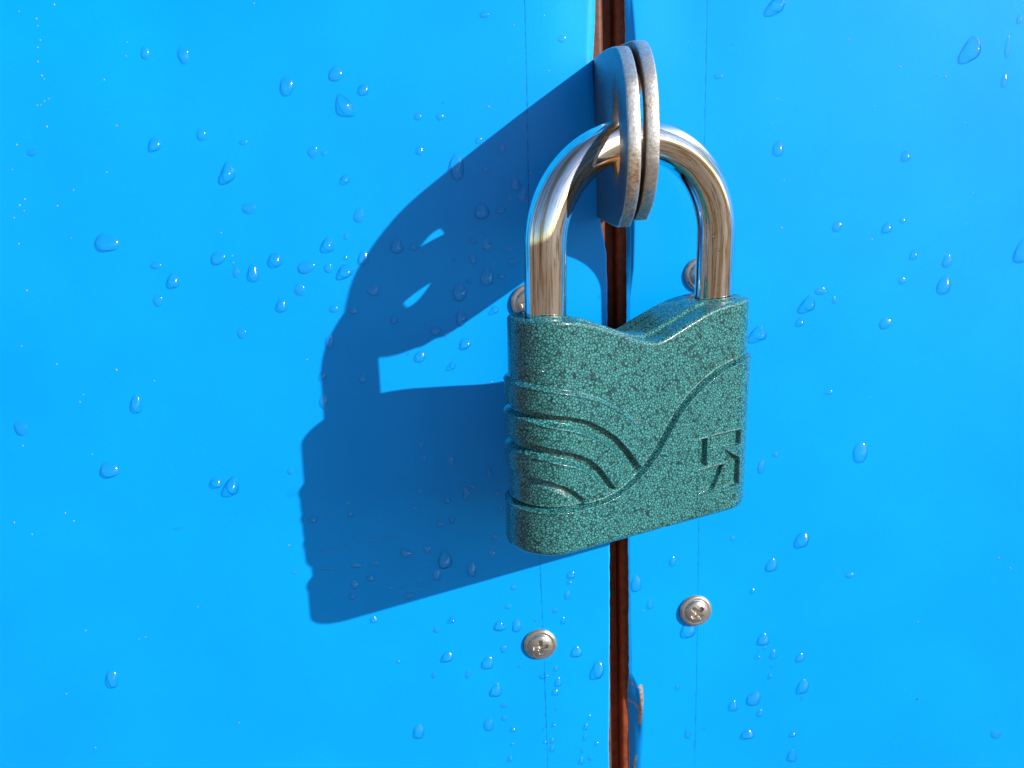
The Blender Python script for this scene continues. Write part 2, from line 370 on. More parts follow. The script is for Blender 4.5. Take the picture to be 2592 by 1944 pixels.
DROPS = [
(-90.45,40.39,2.28,3.35,'f',0,"medium faint oval droplet 4.5 screw widths right of photo's top left corner"),
(-80.14,39.46,2.91,4.54,'f',0,"large faint oval droplet 5.5 screw widths right of photo's top left corner"),
(-53.13,30.78,3.79,4.62,'o',0,"large oval droplet 5.5 screw widths above left of shadow's upper sunlit slit"),
(-37.83,25.00,5.31,5.90,'c',0,"large comma shaped droplet 4 screw widths above left of shadow's upper sunlit slit"),
(-39.82,33.26,3.79,3.81,'f',0,"medium faint round droplet 5 screw widths above left of shadow's upper sunlit slit"),
(-90.50,16.94,3.18,3.70,'o',0,"medium oval droplet 6 screw widths below right of photo's top left corner"),
(-77.58,18.97,2.33,3.49,'f',0,"medium faint oval droplet 7 screw widths below right of photo's top left corner"),
(-66.44,16.52,2.34,1.44,'f',0,"small faint oval droplet 6 screw widths above left of shadow's upper sunlit slit"),
(-71.32,8.87,3.64,5.23,'t',0,"large teardrop droplet 6 screw widths left of shadow's upper sunlit slit"),
(-47.77,13.38,2.57,3.32,'f',0,"medium faint oval droplet 4 screw widths above left of shadow's upper sunlit slit"),
(-44.69,12.85,1.39,1.35,'f',0,"tiny faint round droplet 3.5 screw widths above left of shadow's upper sunlit slit"),
(-39.43,5.84,2.38,2.53,'b',0,"small glinting round droplet 2.5 screw widths above left of shadow's upper sunlit slit"),
(-66.75,-1.04,3.79,3.20,'f',0,"medium faint round droplet 5 screw widths left of shadow's upper sunlit slit"),
(-107.48,-8.90,6.49,5.17,'o',0,"large oval droplet 7.5 screw widths above left of shackle shadow's left edge"),
(-45.64,-11.65,3.07,4.13,'t',0,"medium teardrop droplet 3 screw widths left of shadow's upper sunlit slit"),
(-40.55,-9.88,1.32,1.52,'f',0,"small faint round droplet 2.5 screw widths left of shadow's upper sunlit slit"),
(-76.79,-14.31,3.94,3.71,'o',0,"medium round droplet 4.5 screw widths above left of shackle shadow's left edge"),
(-60.73,-15.35,3.51,3.94,'o',0,"medium round droplet 3.5 screw widths above left of shackle shadow's left edge"),
(-40.98,-15.44,0.88,1.64,'o',0,"small oval droplet 2.5 screw widths left of shadow's lower sunlit slit"),
(-124.50,16.05,3.16,1.85,'f',0,"medium faint oval droplet 4.5 screw widths below photo's top left corner"),
(-90.24,-20.29,3.07,4.19,'o',0,"medium oval droplet 5 screw widths above left of shackle shadow's left edge"),
(-95.34,-25.76,2.64,3.34,'f',0,"medium faint oval droplet 5.5 screw widths above left of shackle shadow's left edge"),
(-67.36,-18.85,2.86,5.06,'o',0,"large oval droplet 3.5 screw widths above left of shackle shadow's left edge"),
(-94.63,-15.82,2.84,2.18,'f',0,"medium faint oval droplet 6 screw widths above left of shackle shadow's left edge"),
(-52.46,-17.87,4.85,3.52,'f',0,"large faint oval droplet 3 screw widths above shackle shadow's left edge"),
(-46.19,-18.33,2.43,2.64,'f',0,"small faint round droplet 3 screw widths left of shadow's lower sunlit slit"),
(-41.29,-19.29,4.20,4.19,'b',0,"medium glinting round droplet 2 screw widths left of shadow's lower sunlit slit"),
(-54.79,-24.11,2.88,3.78,'f',0,"medium faint oval droplet 2.5 screw widths above shackle shadow's left edge"),
(-60.18,-28.26,3.11,3.58,'o',0,"medium round droplet 2.5 screw widths above left of shackle shadow's left edge"),
(-72.58,-36.03,2.46,3.18,'f',0,"medium faint oval droplet 3 screw widths above left of shackle shadow's left edge"),
(-45.59,-29.96,2.45,2.25,'f',0,"small faint round droplet 2 screw widths above shackle shadow's left edge"),
(-47.48,-39.33,2.47,4.11,'o',0,"medium oval droplet one screw width above shackle shadow's left edge"),
(-50.33,-49.16,1.93,2.79,'b',0,"small glinting oval droplet close left of shackle shadow's left edge"),
(-50.76,-57.01,2.51,4.24,'f',0,"medium faint oval droplet one screw width below shackle shadow's left edge"),
(-105.57,-55.63,3.16,5.15,'o',0,"large oval droplet 5.5 screw widths left of shackle shadow's left edge"),
(-140.91,-62.04,3.84,4.49,'f',0,"medium faint round droplet far left of shackle shadow's left edge"),
(-116.51,-75.64,5.27,5.09,'o',0,"large round droplet 7 screw widths below left of shackle shadow's left edge"),
(-85.05,-80.73,3.47,3.19,'o',0,"medium round droplet 4.5 screw widths below left of shackle shadow's left edge"),
(-80.16,-81.82,4.18,5.89,'b',0,"large glinting oval droplet 4.5 screw widths below left of shackle shadow's left edge"),
(-72.29,-18.55,1.76,3.30,'f',0,"medium faint oval droplet 4 screw widths above left of shackle shadow's left edge"),
(-62.55,-78.06,1.86,1.95,'f',0,"small faint round droplet 3 screw widths below shackle shadow's left edge"),
(0.59,46.76,2.30,1.76,'f',0,"small faint oval droplet 4 screw widths left of lug plates' top"),
(20.82,40.20,2.54,1.99,'f',0,"small faint oval droplet 2 screw widths left of lug plates' top"),
(-32.62,29.09,2.75,3.03,'o',0,"medium round droplet 4.5 screw widths above left of shadow's upper sunlit slit"),
(-18.52,21.58,1.92,2.26,'f',0,"small faint oval droplet 3 screw widths above shadow's upper sunlit slit"),
(-12.53,21.38,1.93,2.05,'f',0,"small faint round droplet 3 screw widths above shadow's upper sunlit slit"),
(-18.62,12.57,2.16,2.29,'f',0,"small faint round droplet 2 screw widths above shadow's upper sunlit slit"),
(-2.30,14.72,1.73,1.87,'f',0,"small faint round droplet 3 screw widths above right of shadow's upper sunlit slit"),
(-8.57,8.23,4.12,6.94,'l',0,"large long oval droplet 2 screw widths above right of shadow's upper sunlit slit"),
(3.89,12.62,1.95,2.51,'o',0,"small oval droplet 3 screw widths above right of shadow's upper sunlit slit"),
(-0.69,7.00,1.52,1.69,'o',0,"small round droplet 2.5 screw widths above right of shadow's upper sunlit slit"),
(1.54,5.44,0.87,0.85,'f',0,"tiny faint round droplet 2.5 screw widths above right of shadow's upper sunlit slit"),
(7.24,3.11,2.62,4.25,'l',0,"large long oval droplet 3 screw widths above right of shadow's upper sunlit slit"),
(-2.38,-4.25,4.39,4.09,'o',0,"large round droplet 1.5 screw widths right of shadow's upper sunlit slit"),
(3.02,-4.13,3.08,1.94,'o',0,"upper medium oval droplet 2 screw widths right of shadow's upper sunlit slit"),
(9.41,-0.60,2.41,4.28,'f',0,"large faint oval droplet 3 screw widths right of shadow's upper sunlit slit"),
(5.66,-1.10,1.32,1.71,'f',0,"small faint oval droplet 2.5 screw widths right of shadow's upper sunlit slit"),
(-36.49,-4.19,2.84,4.30,'f',0,"large faint oval droplet 2 screw widths left of shadow's upper sunlit slit"),
(-19.22,2.57,0.87,0.85,'f',0,"tiny faint round droplet one screw width above shadow's upper sunlit slit"),
(-26.55,-12.92,3.75,3.93,'o',0,"medium round droplet one screw width below left of shadow's upper sunlit slit"),
(-21.93,-13.31,2.21,1.75,'o',0,"small oval droplet half a screw width below left of shadow's upper sunlit slit"),
(-36.03,-15.74,2.87,3.95,'o',0,"medium oval droplet 2 screw widths above left of shadow's lower sunlit slit"),
(-34.03,-24.91,3.56,3.35,'o',0,"medium round droplet 1.5 screw widths left of shadow's lower sunlit slit"),
(-5.16,-12.19,1.77,1.97,'o',0,"small round droplet 1.5 screw widths right of shadow's upper sunlit slit"),
(-1.34,-13.43,2.44,3.50,'o',0,"lower medium oval droplet 2 screw widths right of shadow's upper sunlit slit"),
(-10.85,-17.36,1.11,1.32,'b',0,"tiny glinting oval droplet one screw width above right of shadow's lower sunlit slit"),
(-5.40,-17.24,1.78,3.09,'o',0,"medium oval droplet 1.5 screw widths below right of shadow's upper sunlit slit"),
(4.93,-14.98,1.33,1.43,'f',0,"tiny faint round droplet 1.5 screw widths above upper left screw"),
(5.48,-18.31,2.45,1.77,'o',0,"small oval droplet one screw width above upper left screw"),
(-1.60,-22.26,3.80,5.34,'l',0,"large long oval droplet one screw width above left of upper left screw"),
(-9.52,-26.43,3.80,5.38,'l',0,"large long oval droplet one screw width right of shadow's lower sunlit slit"),
(-6.57,-23.30,1.45,1.56,'b',0,"small glinting round droplet 1.5 screw widths right of shadow's lower sunlit slit"),
(2.53,-22.31,2.01,2.00,'o',0,"small round droplet one screw width above left of upper left screw"),
(-40.15,-30.52,2.68,2.03,'o',0,"small oval droplet 2 screw widths above shackle shadow's left edge"),
(-28.69,-33.58,2.02,2.49,'o',0,"small oval droplet 1.5 screw widths below left of shadow's lower sunlit slit"),
(-9.54,-33.77,2.93,4.54,'t',0,"large teardrop droplet 1.5 screw widths below right of shadow's lower sunlit slit"),
(-17.07,-37.23,2.93,2.74,'o',0,"medium round droplet 1.5 screw widths below shadow's lower sunlit slit"),
(-14.31,-38.60,1.36,1.37,'f',0,"tiny faint round droplet 1.5 screw widths below right of shadow's lower sunlit slit"),
(0.37,-31.67,2.03,2.49,'b',0,"small glinting oval droplet half a screw width left of upper left screw"),
(-8.55,-41.25,2.95,3.22,'o',0,"medium round droplet 2 screw widths below left of upper left screw"),
(-21.79,-44.52,3.18,3.00,'o',0,"medium round droplet 2 screw widths below shadow's lower sunlit slit"),
(-12.61,-47.46,1.94,2.44,'b',0,"small glinting oval droplet 2.5 screw widths below shadow's lower sunlit slit"),
(-24.90,-41.51,0.79,0.80,'b',0,"right hand tiny glinting round droplet 2 screw widths below shadow's lower sunlit slit"),
(-26.33,-42.49,0.57,0.58,'b',0,"left hand tiny glinting round droplet 2 screw widths below shadow's lower sunlit slit"),
(-25.15,-43.69,0.91,0.92,'o',0,"tiny round droplet 2 screw widths below shadow's lower sunlit slit"),
(-38.93,-50.45,2.27,2.57,'o',0,"small round droplet one screw width right of shackle shadow's left edge"),
(-2.12,-53.40,1.61,1.65,'f',0,"small faint round droplet 2.5 screw widths below upper left screw"),
(20.52,-29.63,1.35,2.71,'b',0,"small glinting oval droplet 1.5 screw widths right of upper left screw"),
(-23.15,-71.26,1.63,2.18,'o',0,"small oval droplet 3.5 screw widths below right of shackle shadow's left edge"),
(-14.57,-76.64,1.87,2.93,'f',0,"small faint oval droplet 3 screw widths above left of padlock's lower left corner"),
(-22.57,-75.31,1.17,1.46,'f',0,"tiny faint oval droplet 3.5 screw widths above left of padlock's lower left corner"),
(-3.49,-80.70,1.64,3.20,'i',0,"medium ragged droplet 2.5 screw widths above padlock's lower left corner"),
(-10.61,-86.83,2.36,3.98,'i',0,"medium ragged droplet 2 screw widths above left of padlock's lower left corner"),
(-8.62,-84.80,2.59,1.49,'i',0,"small ragged droplet 2 screw widths above left of padlock's lower left corner"),
(-16.38,-88.69,1.89,2.25,'o',0,"small round droplet 2.5 screw widths above left of padlock's lower left corner"),
(-1.17,-87.26,1.65,1.99,'o',0,"small round droplet 1.5 screw widths above padlock's lower left corner"),
(-0.41,-92.06,1.66,2.26,'o',0,"small oval droplet one screw width above padlock's lower left corner"),
(-15.41,-95.15,1.90,2.52,'b',0,"small glinting oval droplet 2 screw widths above left of padlock's lower left corner"),
(-18.80,-96.38,2.37,2.02,'i',0,"small ragged droplet 2 screw widths left of padlock's lower left corner"),
(-45.78,-91.98,1.88,2.25,'o',0,"small round droplet 3 screw widths above shadow's bottom left corner"),
(-46.49,-88.94,0.94,1.25,'f',0,"tiny faint oval droplet 3.5 screw widths above shadow's bottom left corner"),
(-57.24,-93.46,2.59,2.01,'o',0,"small oval droplet 3 screw widths above shadow's bottom left corner"),
(-53.50,-92.50,4.00,1.13,'s',12,"medium smeared streak of water 3 screw widths above shadow's bottom left corner"),
(-34.86,-100.08,13.30,1.40,'s',10,"large smeared streak of water 3 screw widths above right of shadow's bottom left corner"),
(-47.41,-102.29,4.99,1.27,'s',17,"large smeared streak of water 2.5 screw widths above right of shadow's bottom left corner"),
(-53.70,-103.40,4.04,1.15,'s',14,"medium smeared streak of water 2 screw widths above shadow's bottom left corner"),
(-29.96,-105.56,3.82,2.82,'i',0,"medium ragged droplet 3 screw widths left of padlock's lower left corner"),
(-23.32,-104.59,2.39,2.56,'i',0,"small ragged droplet 2.5 screw widths left of padlock's lower left corner"),
(-18.10,-107.80,4.31,6.18,'t',0,"large teardrop droplet 2 screw widths left of padlock's lower left corner"),
(-10.09,-111.42,3.13,4.67,'t',0,"medium teardrop droplet one screw width below left of padlock's lower left corner"),
(-20.92,-113.11,2.41,3.64,'o',0,"medium oval droplet 2 screw widths left of padlock's lower left corner"),
(-45.41,-108.95,3.10,1.80,'i',0,"medium ragged droplet 2 screw widths above right of shadow's bottom left corner"),
(-53.97,-109.57,4.77,1.55,'s',-2,"large smeared streak of water 1.5 screw widths above shadow's bottom left corner"),
(-41.16,-113.17,2.16,2.34,'o',0,"small round droplet 2 screw widths above right of shadow's bottom left corner"),
(-46.37,-115.27,2.40,2.86,'o',0,"small round droplet 1.5 screw widths above right of shadow's bottom left corner"),
(-25.31,-116.03,4.34,1.57,'s',12,"medium smeared streak of water 2.5 screw widths below left of padlock's lower left corner"),
(-31.28,-116.79,2.41,1.18,'s',8,"small smeared streak of water 3 screw widths right of shadow's bottom left corner"),
(-47.27,-119.16,2.17,1.83,'o',0,"small oval droplet 1.5 screw widths above right of shadow's bottom left corner"),
(-29.77,-119.75,3.14,1.84,'i',0,"medium ragged droplet 3 screw widths right of shadow's bottom left corner"),
(-35.64,-116.97,1.69,1.31,'f',0,"small faint oval droplet 2.5 screw widths right of shadow's bottom left corner"),
(-3.63,-106.81,1.92,2.57,'f',0,"small faint oval droplet half a screw width left of padlock's lower left corner"),
(-2.80,-101.20,1.91,2.04,'i',0,"small ragged droplet half a screw width above left of padlock's lower left corner"),
(-39.27,-108.59,2.15,1.55,'f',0,"small faint oval droplet 2.5 screw widths above right of shadow's bottom left corner"),
(-26.10,-91.13,0.83,0.88,'f',0,"tiny faint round droplet 3 screw widths above left of padlock's lower left corner"),
(-23.93,-96.52,0.71,0.76,'o',0,"tiny round droplet 2.5 screw widths left of padlock's lower left corner"),
(-24.49,-85.95,0.82,1.12,'f',0,"tiny faint oval droplet 3 screw widths above left of padlock's lower left corner"),
(-13.71,-92.20,0.71,0.75,'o',0,"tiny round droplet 2 screw widths above left of padlock's lower left corner"),
(2.47,-118.17,1.82,1.71,'f',0,"small faint round droplet one screw width below padlock's lower left corner"),
(20.43,-114.58,2.43,2.35,'o',0,"small round droplet 2 screw widths below right of padlock's lower left corner"),
(19.89,-117.05,1.22,1.31,'o',0,"tiny round droplet 2 screw widths below right of padlock's lower left corner"),
(19.06,-121.35,1.71,2.91,'o',0,"small oval droplet 1.5 screw widths above right of lower left screw"),
(0.52,-124.68,1.95,1.59,'f',0,"small faint oval droplet 1.5 screw widths above left of lower left screw"),
(15.15,-126.60,1.59,2.00,'f',0,"small faint round droplet one screw width above right of lower left screw"),
(17.64,-130.07,1.35,2.41,'b',0,"small glinting oval droplet one screw width above right of lower left screw"),
(-2.18,-131.22,3.43,3.22,'i',0,"medium ragged droplet one screw width above left of lower left screw"),
(3.11,-131.22,2.45,4.56,'o',0,"medium oval droplet one screw width above left of lower left screw"),
(-1.38,-139.24,1.97,2.72,'f',0,"small faint oval droplet one screw width left of lower left screw"),
(21.61,-141.09,3.22,3.82,'o',0,"medium round droplet one screw width right of lower left screw"),
(28.47,-147.62,3.74,6.89,'B',0,"large plump oval droplet 2 screw widths below right of lower left screw"),
(14.89,-146.78,1.12,1.93,'b',0,"small glinting oval droplet one screw width below right of lower left screw"),
(15.64,-151.66,1.75,3.33,'o',0,"small oval droplet 1.5 screw widths below right of lower left screw"),
(14.68,-155.09,1.75,2.51,'b',0,"small glinting oval droplet 1.5 screw widths below lower left screw"),
(-4.18,-153.68,3.49,4.72,'t',0,"medium teardrop droplet 2 screw widths below left of lower left screw"),
(10.95,-149.48,2.74,1.66,'i',0,"small ragged droplet one screw width below lower left screw"),
(-1.90,-159.54,3.01,1.68,'f',0,"small faint oval droplet 2 screw widths below left of lower left screw"),
(-2.08,-164.33,2.01,1.70,'f',0,"lower small faint oval droplet 2.5 screw widths below left of lower left screw"),
(0.67,-168.46,1.52,1.99,'b',0,"small glinting round droplet 2.5 screw widths below lower left screw"),
(0.21,-174.16,1.02,1.29,'o',0,"left hand tiny round droplet 3 screw widths below lower left screw"),
(-0.62,-179.46,1.27,2.61,'b',0,"small glinting oval droplet 3.5 screw widths below lower left screw"),
(13.88,-167.17,1.01,1.71,'b',0,"tiny glinting oval droplet 2.5 screw widths below lower left screw"),
(14.65,-161.41,1.01,1.41,'f',0,"right hand tiny faint oval droplet 2 screw widths below lower left screw"),
(10.82,-163.18,0.76,1.13,'f',0,"left hand tiny faint oval droplet 2 screw widths below lower left screw"),
(10.41,-168.84,1.01,1.71,'f',0,"tiny faint oval droplet 2.5 screw widths below lower left screw"),
(13.21,-173.29,1.27,2.01,'b',0,"small glinting oval droplet 3 screw widths below lower left screw"),
(13.14,-176.16,1.53,2.59,'o',0,"small oval droplet 3 screw widths below lower left screw"),
(10.78,-173.73,1.02,1.29,'o',0,"right hand tiny round droplet 3 screw widths below lower left screw"),
(25.45,-164.95,0.76,1.98,'b',0,"small glinting oval droplet 2.5 screw widths below right of lower left screw"),
(24.25,-168.44,1.27,2.42,'b',0,"upper small glinting oval droplet 3 screw widths below right of lower left screw"),
(23.93,-172.29,1.14,2.87,'b',0,"lower small glinting oval droplet 3 screw widths below right of lower left screw"),
(27.58,-174.93,1.28,1.44,'o',0,"tiny round droplet 3.5 screw widths below right of lower left screw"),
(22.82,-177.13,0.89,2.31,'o',0,"upper small oval droplet 3.5 screw widths below lower left screw"),
(25.45,-180.46,1.79,1.74,'f',0,"small faint round droplet 3.5 screw widths below right of lower left screw"),
(22.49,-181.32,1.54,2.47,'o',0,"lower small oval droplet 3.5 screw widths below lower left screw"),
(41.56,-121.75,3.01,5.95,'o',0,"large oval droplet 2 screw widths above left of lower right screw"),
(45.95,-129.31,1.77,3.01,'o',0,"small oval droplet 1.5 screw widths left of lower right screw"),
(53.08,-114.64,1.75,3.48,'o',0,"medium oval droplet 1.5 screw widths above left of lower right screw"),
(58.54,-138.34,4.59,5.84,'t',0,"large teardrop droplet half a screw width below lower right screw"),
(71.83,-107.81,1.50,1.46,'f',0,"tiny faint round droplet one screw width below left of padlock's lower right corner"),
(78.77,-126.00,1.27,1.91,'o',0,"small oval droplet 1.5 screw widths right of lower right screw"),
(82.94,-143.62,3.86,3.93,'o',0,"medium round droplet 2 screw widths below right of lower right screw"),
(83.41,-146.73,0.77,1.69,'o',0,"tiny oval droplet 2.5 screw widths below right of lower right screw"),
(81.43,-149.59,1.29,1.84,'b',0,"tiny glinting oval droplet 2.5 screw widths below right of lower right screw"),
(55.24,-159.64,1.30,2.59,'o',0,"small oval droplet 2.5 screw widths below lower right screw"),
(80.68,-165.30,4.44,5.22,'o',0,"medium round droplet 3 screw widths below right of lower right screw"),
(73.95,-167.85,2.62,3.79,'o',0,"medium oval droplet 3 screw widths below lower right screw"),
(82.93,-171.10,1.58,2.64,'o',0,"small oval droplet 3.5 screw widths below right of lower right screw"),
(58.90,-177.74,1.58,4.73,'i',0,"medium ragged droplet 3.5 screw widths below lower right screw"),
(64.27,-175.97,1.05,1.47,'f',0,"tiny faint oval droplet 3.5 screw widths below lower right screw"),
(79.19,-179.14,3.96,3.56,'o',0,"left hand medium oval droplet 4 screw widths below right of lower right screw"),
(61.31,-182.17,0.92,3.27,'f',0,"small faint oval droplet 4 screw widths below lower right screw"),
(93.95,-108.85,4.01,5.05,'o',0,"medium round droplet 2 screw widths below right of padlock's lower right corner"),
(84.58,-117.35,3.27,4.58,'o',0,"medium oval droplet 2 screw widths below right of padlock's lower right corner"),
(109.36,-121.92,2.79,1.90,'f',0,"small faint oval droplet 3.5 screw widths below right of padlock's lower right corner"),
(86.45,-149.29,1.81,3.12,'o',0,"small oval droplet 2.5 screw widths below right of lower right screw"),
(85.93,-153.51,0.78,1.85,'f',0,"tiny faint oval droplet 2.5 screw widths below right of lower right screw"),
(85.66,-157.21,1.30,2.15,'b',0,"small glinting oval droplet 3 screw widths below right of lower right screw"),
(95.15,-150.72,2.59,3.12,'o',0,"small round droplet 3.5 screw widths below right of lower right screw"),
(96.72,-161.38,3.40,5.20,'o',0,"right hand medium oval droplet 4 screw widths below right of lower right screw"),
(96.38,-166.13,0.92,1.89,'f',0,"tiny faint oval droplet 4 screw widths below right of lower right screw"),
(94.26,-179.81,1.72,1.93,'o',0,"tiny round droplet 4.5 screw widths below right of lower right screw"),
(94.56,-188.18,2.93,5.11,'o',0,"medium oval droplet 5 screw widths below right of lower right screw"),
(162.28,-182.15,4.02,3.29,'f',0,"medium faint oval droplet one screw width above left of photo's bottom right corner"),
(122.86,-21.20,1.87,2.76,'o',0,"small oval droplet 5 screw widths right of padlock's upper right corner"),
(132.73,-23.64,2.82,3.93,'f',0,"medium faint oval droplet 6 screw widths right of padlock's upper right corner"),
(132.41,-30.35,3.78,4.91,'o',0,"large oval droplet 5.5 screw widths right of padlock's upper right corner"),
(119.84,-28.81,2.12,2.33,'f',0,"small faint round droplet 4.5 screw widths right of padlock's upper right corner"),
(154.79,-21.37,4.47,6.22,'o',0,"large oval droplet 7 screw widths below photo's top right corner"),
(95.91,-30.91,3.52,2.33,'f',0,"medium faint oval droplet 2 screw widths right of padlock's upper right corner"),
(92.64,-34.28,4.00,4.69,'B',0,"large plump round droplet 2 screw widths right of padlock's upper right corner"),
(100.14,-33.76,1.41,2.11,'f',0,"small faint oval droplet 2.5 screw widths right of padlock's upper right corner"),
(90.38,-39.72,2.13,2.37,'o',0,"small round droplet 1.5 screw widths right of padlock's upper right corner"),
(78.20,-42.67,4.49,4.52,'B',0,"medium plump round droplet one screw width below right of padlock's upper right corner"),
(115.64,-41.20,3.80,3.33,'f',0,"medium faint round droplet 4 screw widths right of padlock's upper right corner"),
(110.62,-80.83,4.42,6.10,'o',0,"large oval droplet 3.5 screw widths above right of padlock's lower right corner"),
(99.85,-61.67,2.41,1.48,'f',0,"small faint oval droplet 3.5 screw widths below right of padlock's upper right corner"),
(80.05,-84.56,2.20,4.34,'f',0,"medium faint oval droplet one screw width above padlock's lower right corner"),
(84.33,-80.69,1.71,1.77,'f',0,"small faint round droplet 1.5 screw widths above right of padlock's lower right corner"),
(80.68,48.05,4.58,4.25,'B',0,"large plump round droplet 4.5 screw widths right of lug plates' top"),
(135.36,35.07,4.46,6.45,'B',0,"large plump oval droplet 2 screw widths below left of photo's top right corner"),
(147.73,42.10,1.33,2.47,'t',0,"small teardrop droplet half a screw width below photo's top right corner"),
(145.03,35.17,1.12,6.24,'r',0,"thin trickle of water 1.5 screw widths below left of photo's top right corner"),
(144.93,26.28,1.58,3.60,'t',0,"medium teardrop droplet 2.5 screw widths below photo's top right corner"),
(82.32,10.13,2.94,3.90,'o',0,"medium oval droplet 4.5 screw widths above right of upper right screw"),
(118.73,6.79,2.51,2.84,'o',0,"medium round droplet 5.5 screw widths below left of photo's top right corner"),
(99.97,-12.38,2.77,2.94,'f',0,"medium faint round droplet 3.5 screw widths above right of padlock's upper right corner"),
(114.57,-13.15,2.55,3.17,'o',0,"medium oval droplet 4.5 screw widths above right of padlock's upper right corner"),
(118.86,-11.39,1.62,1.81,'f',0,"small faint round droplet 5 screw widths above right of padlock's upper right corner"),
(64.75,29.97,2.43,1.25,'f',0,"small faint oval droplet 3 screw widths right of lug plates' top"),
(-16.73,-128.09,1.71,2.40,'b',0,"small glinting oval droplet 2.5 screw widths left of lower left screw"),
(-21.94,-131.58,2.20,2.41,'f',0,"upper small faint round droplet 3 screw widths left of lower left screw"),
(-19.00,-141.06,3.45,3.54,'o',0,"medium round droplet 2.5 screw widths left of lower left screw"),
(-6.39,-143.76,3.46,4.38,'o',0,"medium round droplet 1.5 screw widths left of lower left screw"),
(-23.69,-147.54,1.73,2.20,'f',0,"lower small faint round droplet 3 screw widths left of lower left screw"),
(-12.89,-147.69,1.98,3.30,'f',0,"upper small faint oval droplet 2.5 screw widths below left of lower left screw"),
(3.36,-145.36,1.24,1.23,'f',0,"tiny faint round droplet one screw width below left of lower left screw"),
(-7.08,-166.33,3.02,4.25,'o',0,"medium oval droplet 3 screw widths below left of lower left screw"),
(-29.73,-167.67,3.52,5.11,'t',0,"medium teardrop droplet 4.5 screw widths below left of lower left screw"),
(-34.63,-142.31,0.98,1.23,'o',0,"tiny round droplet 3 screw widths below right of shadow's bottom left corner"),
(-125.79,-145.24,3.64,5.98,'o',0,"large oval droplet 4 screw widths above right of photo's bottom left corner"),
(-41.20,-127.27,2.06,2.39,'o',0,"small round droplet 2 screw widths right of shadow's bottom left corner"),
(-97.93,-94.97,3.27,1.13,'s',3,"medium smeared streak of water 4.5 screw widths above left of shadow's bottom left corner"),
(-64.49,-110.75,1.67,1.03,'f',0,"small faint oval droplet 1.5 screw widths above shadow's bottom left corner"),
]
GRIT = [(-123.3,52.4,0.55),(-118.8,50.3,0.66),(-118.6,48.5,0.44),(-118.4,44.9,0.44),(-119.3,43.0,0.55),(-119.7,39.4,0.66),(-119.1,35.8,0.66),(-118.5,34.9,0.44),(-120.4,28.2,0.44),(-121.4,28.2,0.55),(-119.2,29.2,0.55),(-117.9,29.8,0.55),(-119.5,22.6,0.66),(-128.6,18.2,0.55),(-130.9,11.7,0.44),(-128.7,3.6,0.77),(-130.4,2.0,0.88),(-129.4,0.5,0.44),(-132.5,-1.3,0.55),(-132.3,-8.5,0.55),(-114.7,5.6,0.55),(-119.8,1.5,0.66),(-100.3,22.1,0.66),(-102.2,34.1,0.44),(-95.6,39.9,0.44),(-113.6,53.7,0.66),(-60.0,51.6,0.55),(-95.0,43.4,0.33),(-104.8,10.0,0.44),(-117.3,-7.5,0.44),(-132.2,-21.6,0.66),(-136.4,-37.5,0.44),(-127.0,-43.1,0.55),(-110.0,-45.4,0.77),(-99.4,-49.0,0.55),(-122.1,-54.6,0.55),(-120.7,-52.4,0.44),(-141.3,-67.4,0.66),(-120.9,-70.7,0.44),(-131.9,-89.0,0.66),(-129.7,-91.6,0.66),(-148.0,-91.6,0.66),(-143.2,-95.5,0.55),(-131.7,-128.2,0.66),(-113.2,-131.0,0.55),(-115.3,-131.6,0.44),(-141.6,-150.5,0.66),(-135.3,-170.5,0.55),(-87.4,-162.6,0.44),(-95.4,-121.1,0.44),(-65.3,-101.6,0.55),(-54.5,-44.3,0.55),(-72.7,-15.9,0.66),(-72.8,-13.9,0.55),(-75.2,-7.5,0.55),(-11.6,24.9,-0.66),(0.8,23.4,0.77),(8.3,43.8,0.55),(17.3,32.2,0.66),(16.5,46.0,0.44),(11.5,5.7,0.66),(100.9,38.3,0.55),(115.4,30.8,0.66),(126.0,28.2,0.77),(128.2,27.7,0.66),(108.9,20.5,0.55),(101.7,31.3,0.33),(81.5,23.4,0.44),(80.3,16.8,0.44),(84.1,1.1,0.55),(83.8,-12.2,0.77),(110.2,-16.4,0.55),(137.5,-12.9,0.55),(138.8,-4.3,0.44),(134.9,15.3,0.44),(56.4,39.4,0.44),(52.8,9.5,0.66),(40.8,-5.2,0.55),(68.4,38.0,-0.44),(112.4,-63.7,0.55),(132.3,-139.0,0.55),(156.0,-117.7,0.77),(160.1,-121.2,0.66),(84.0,-59.3,-0.33),(150.1,-28.4,-0.33),(134.5,-167.6,-0.99),(8.8,-129.8,-0.77),(39.2,-136.5,-0.55),(43.8,-131.4,0.44),(145.0,-167.2,0.33),(130.2,-164.1,0.33),(-3.1,-104.9,0.44),(40.2,-92.8,0.33),]
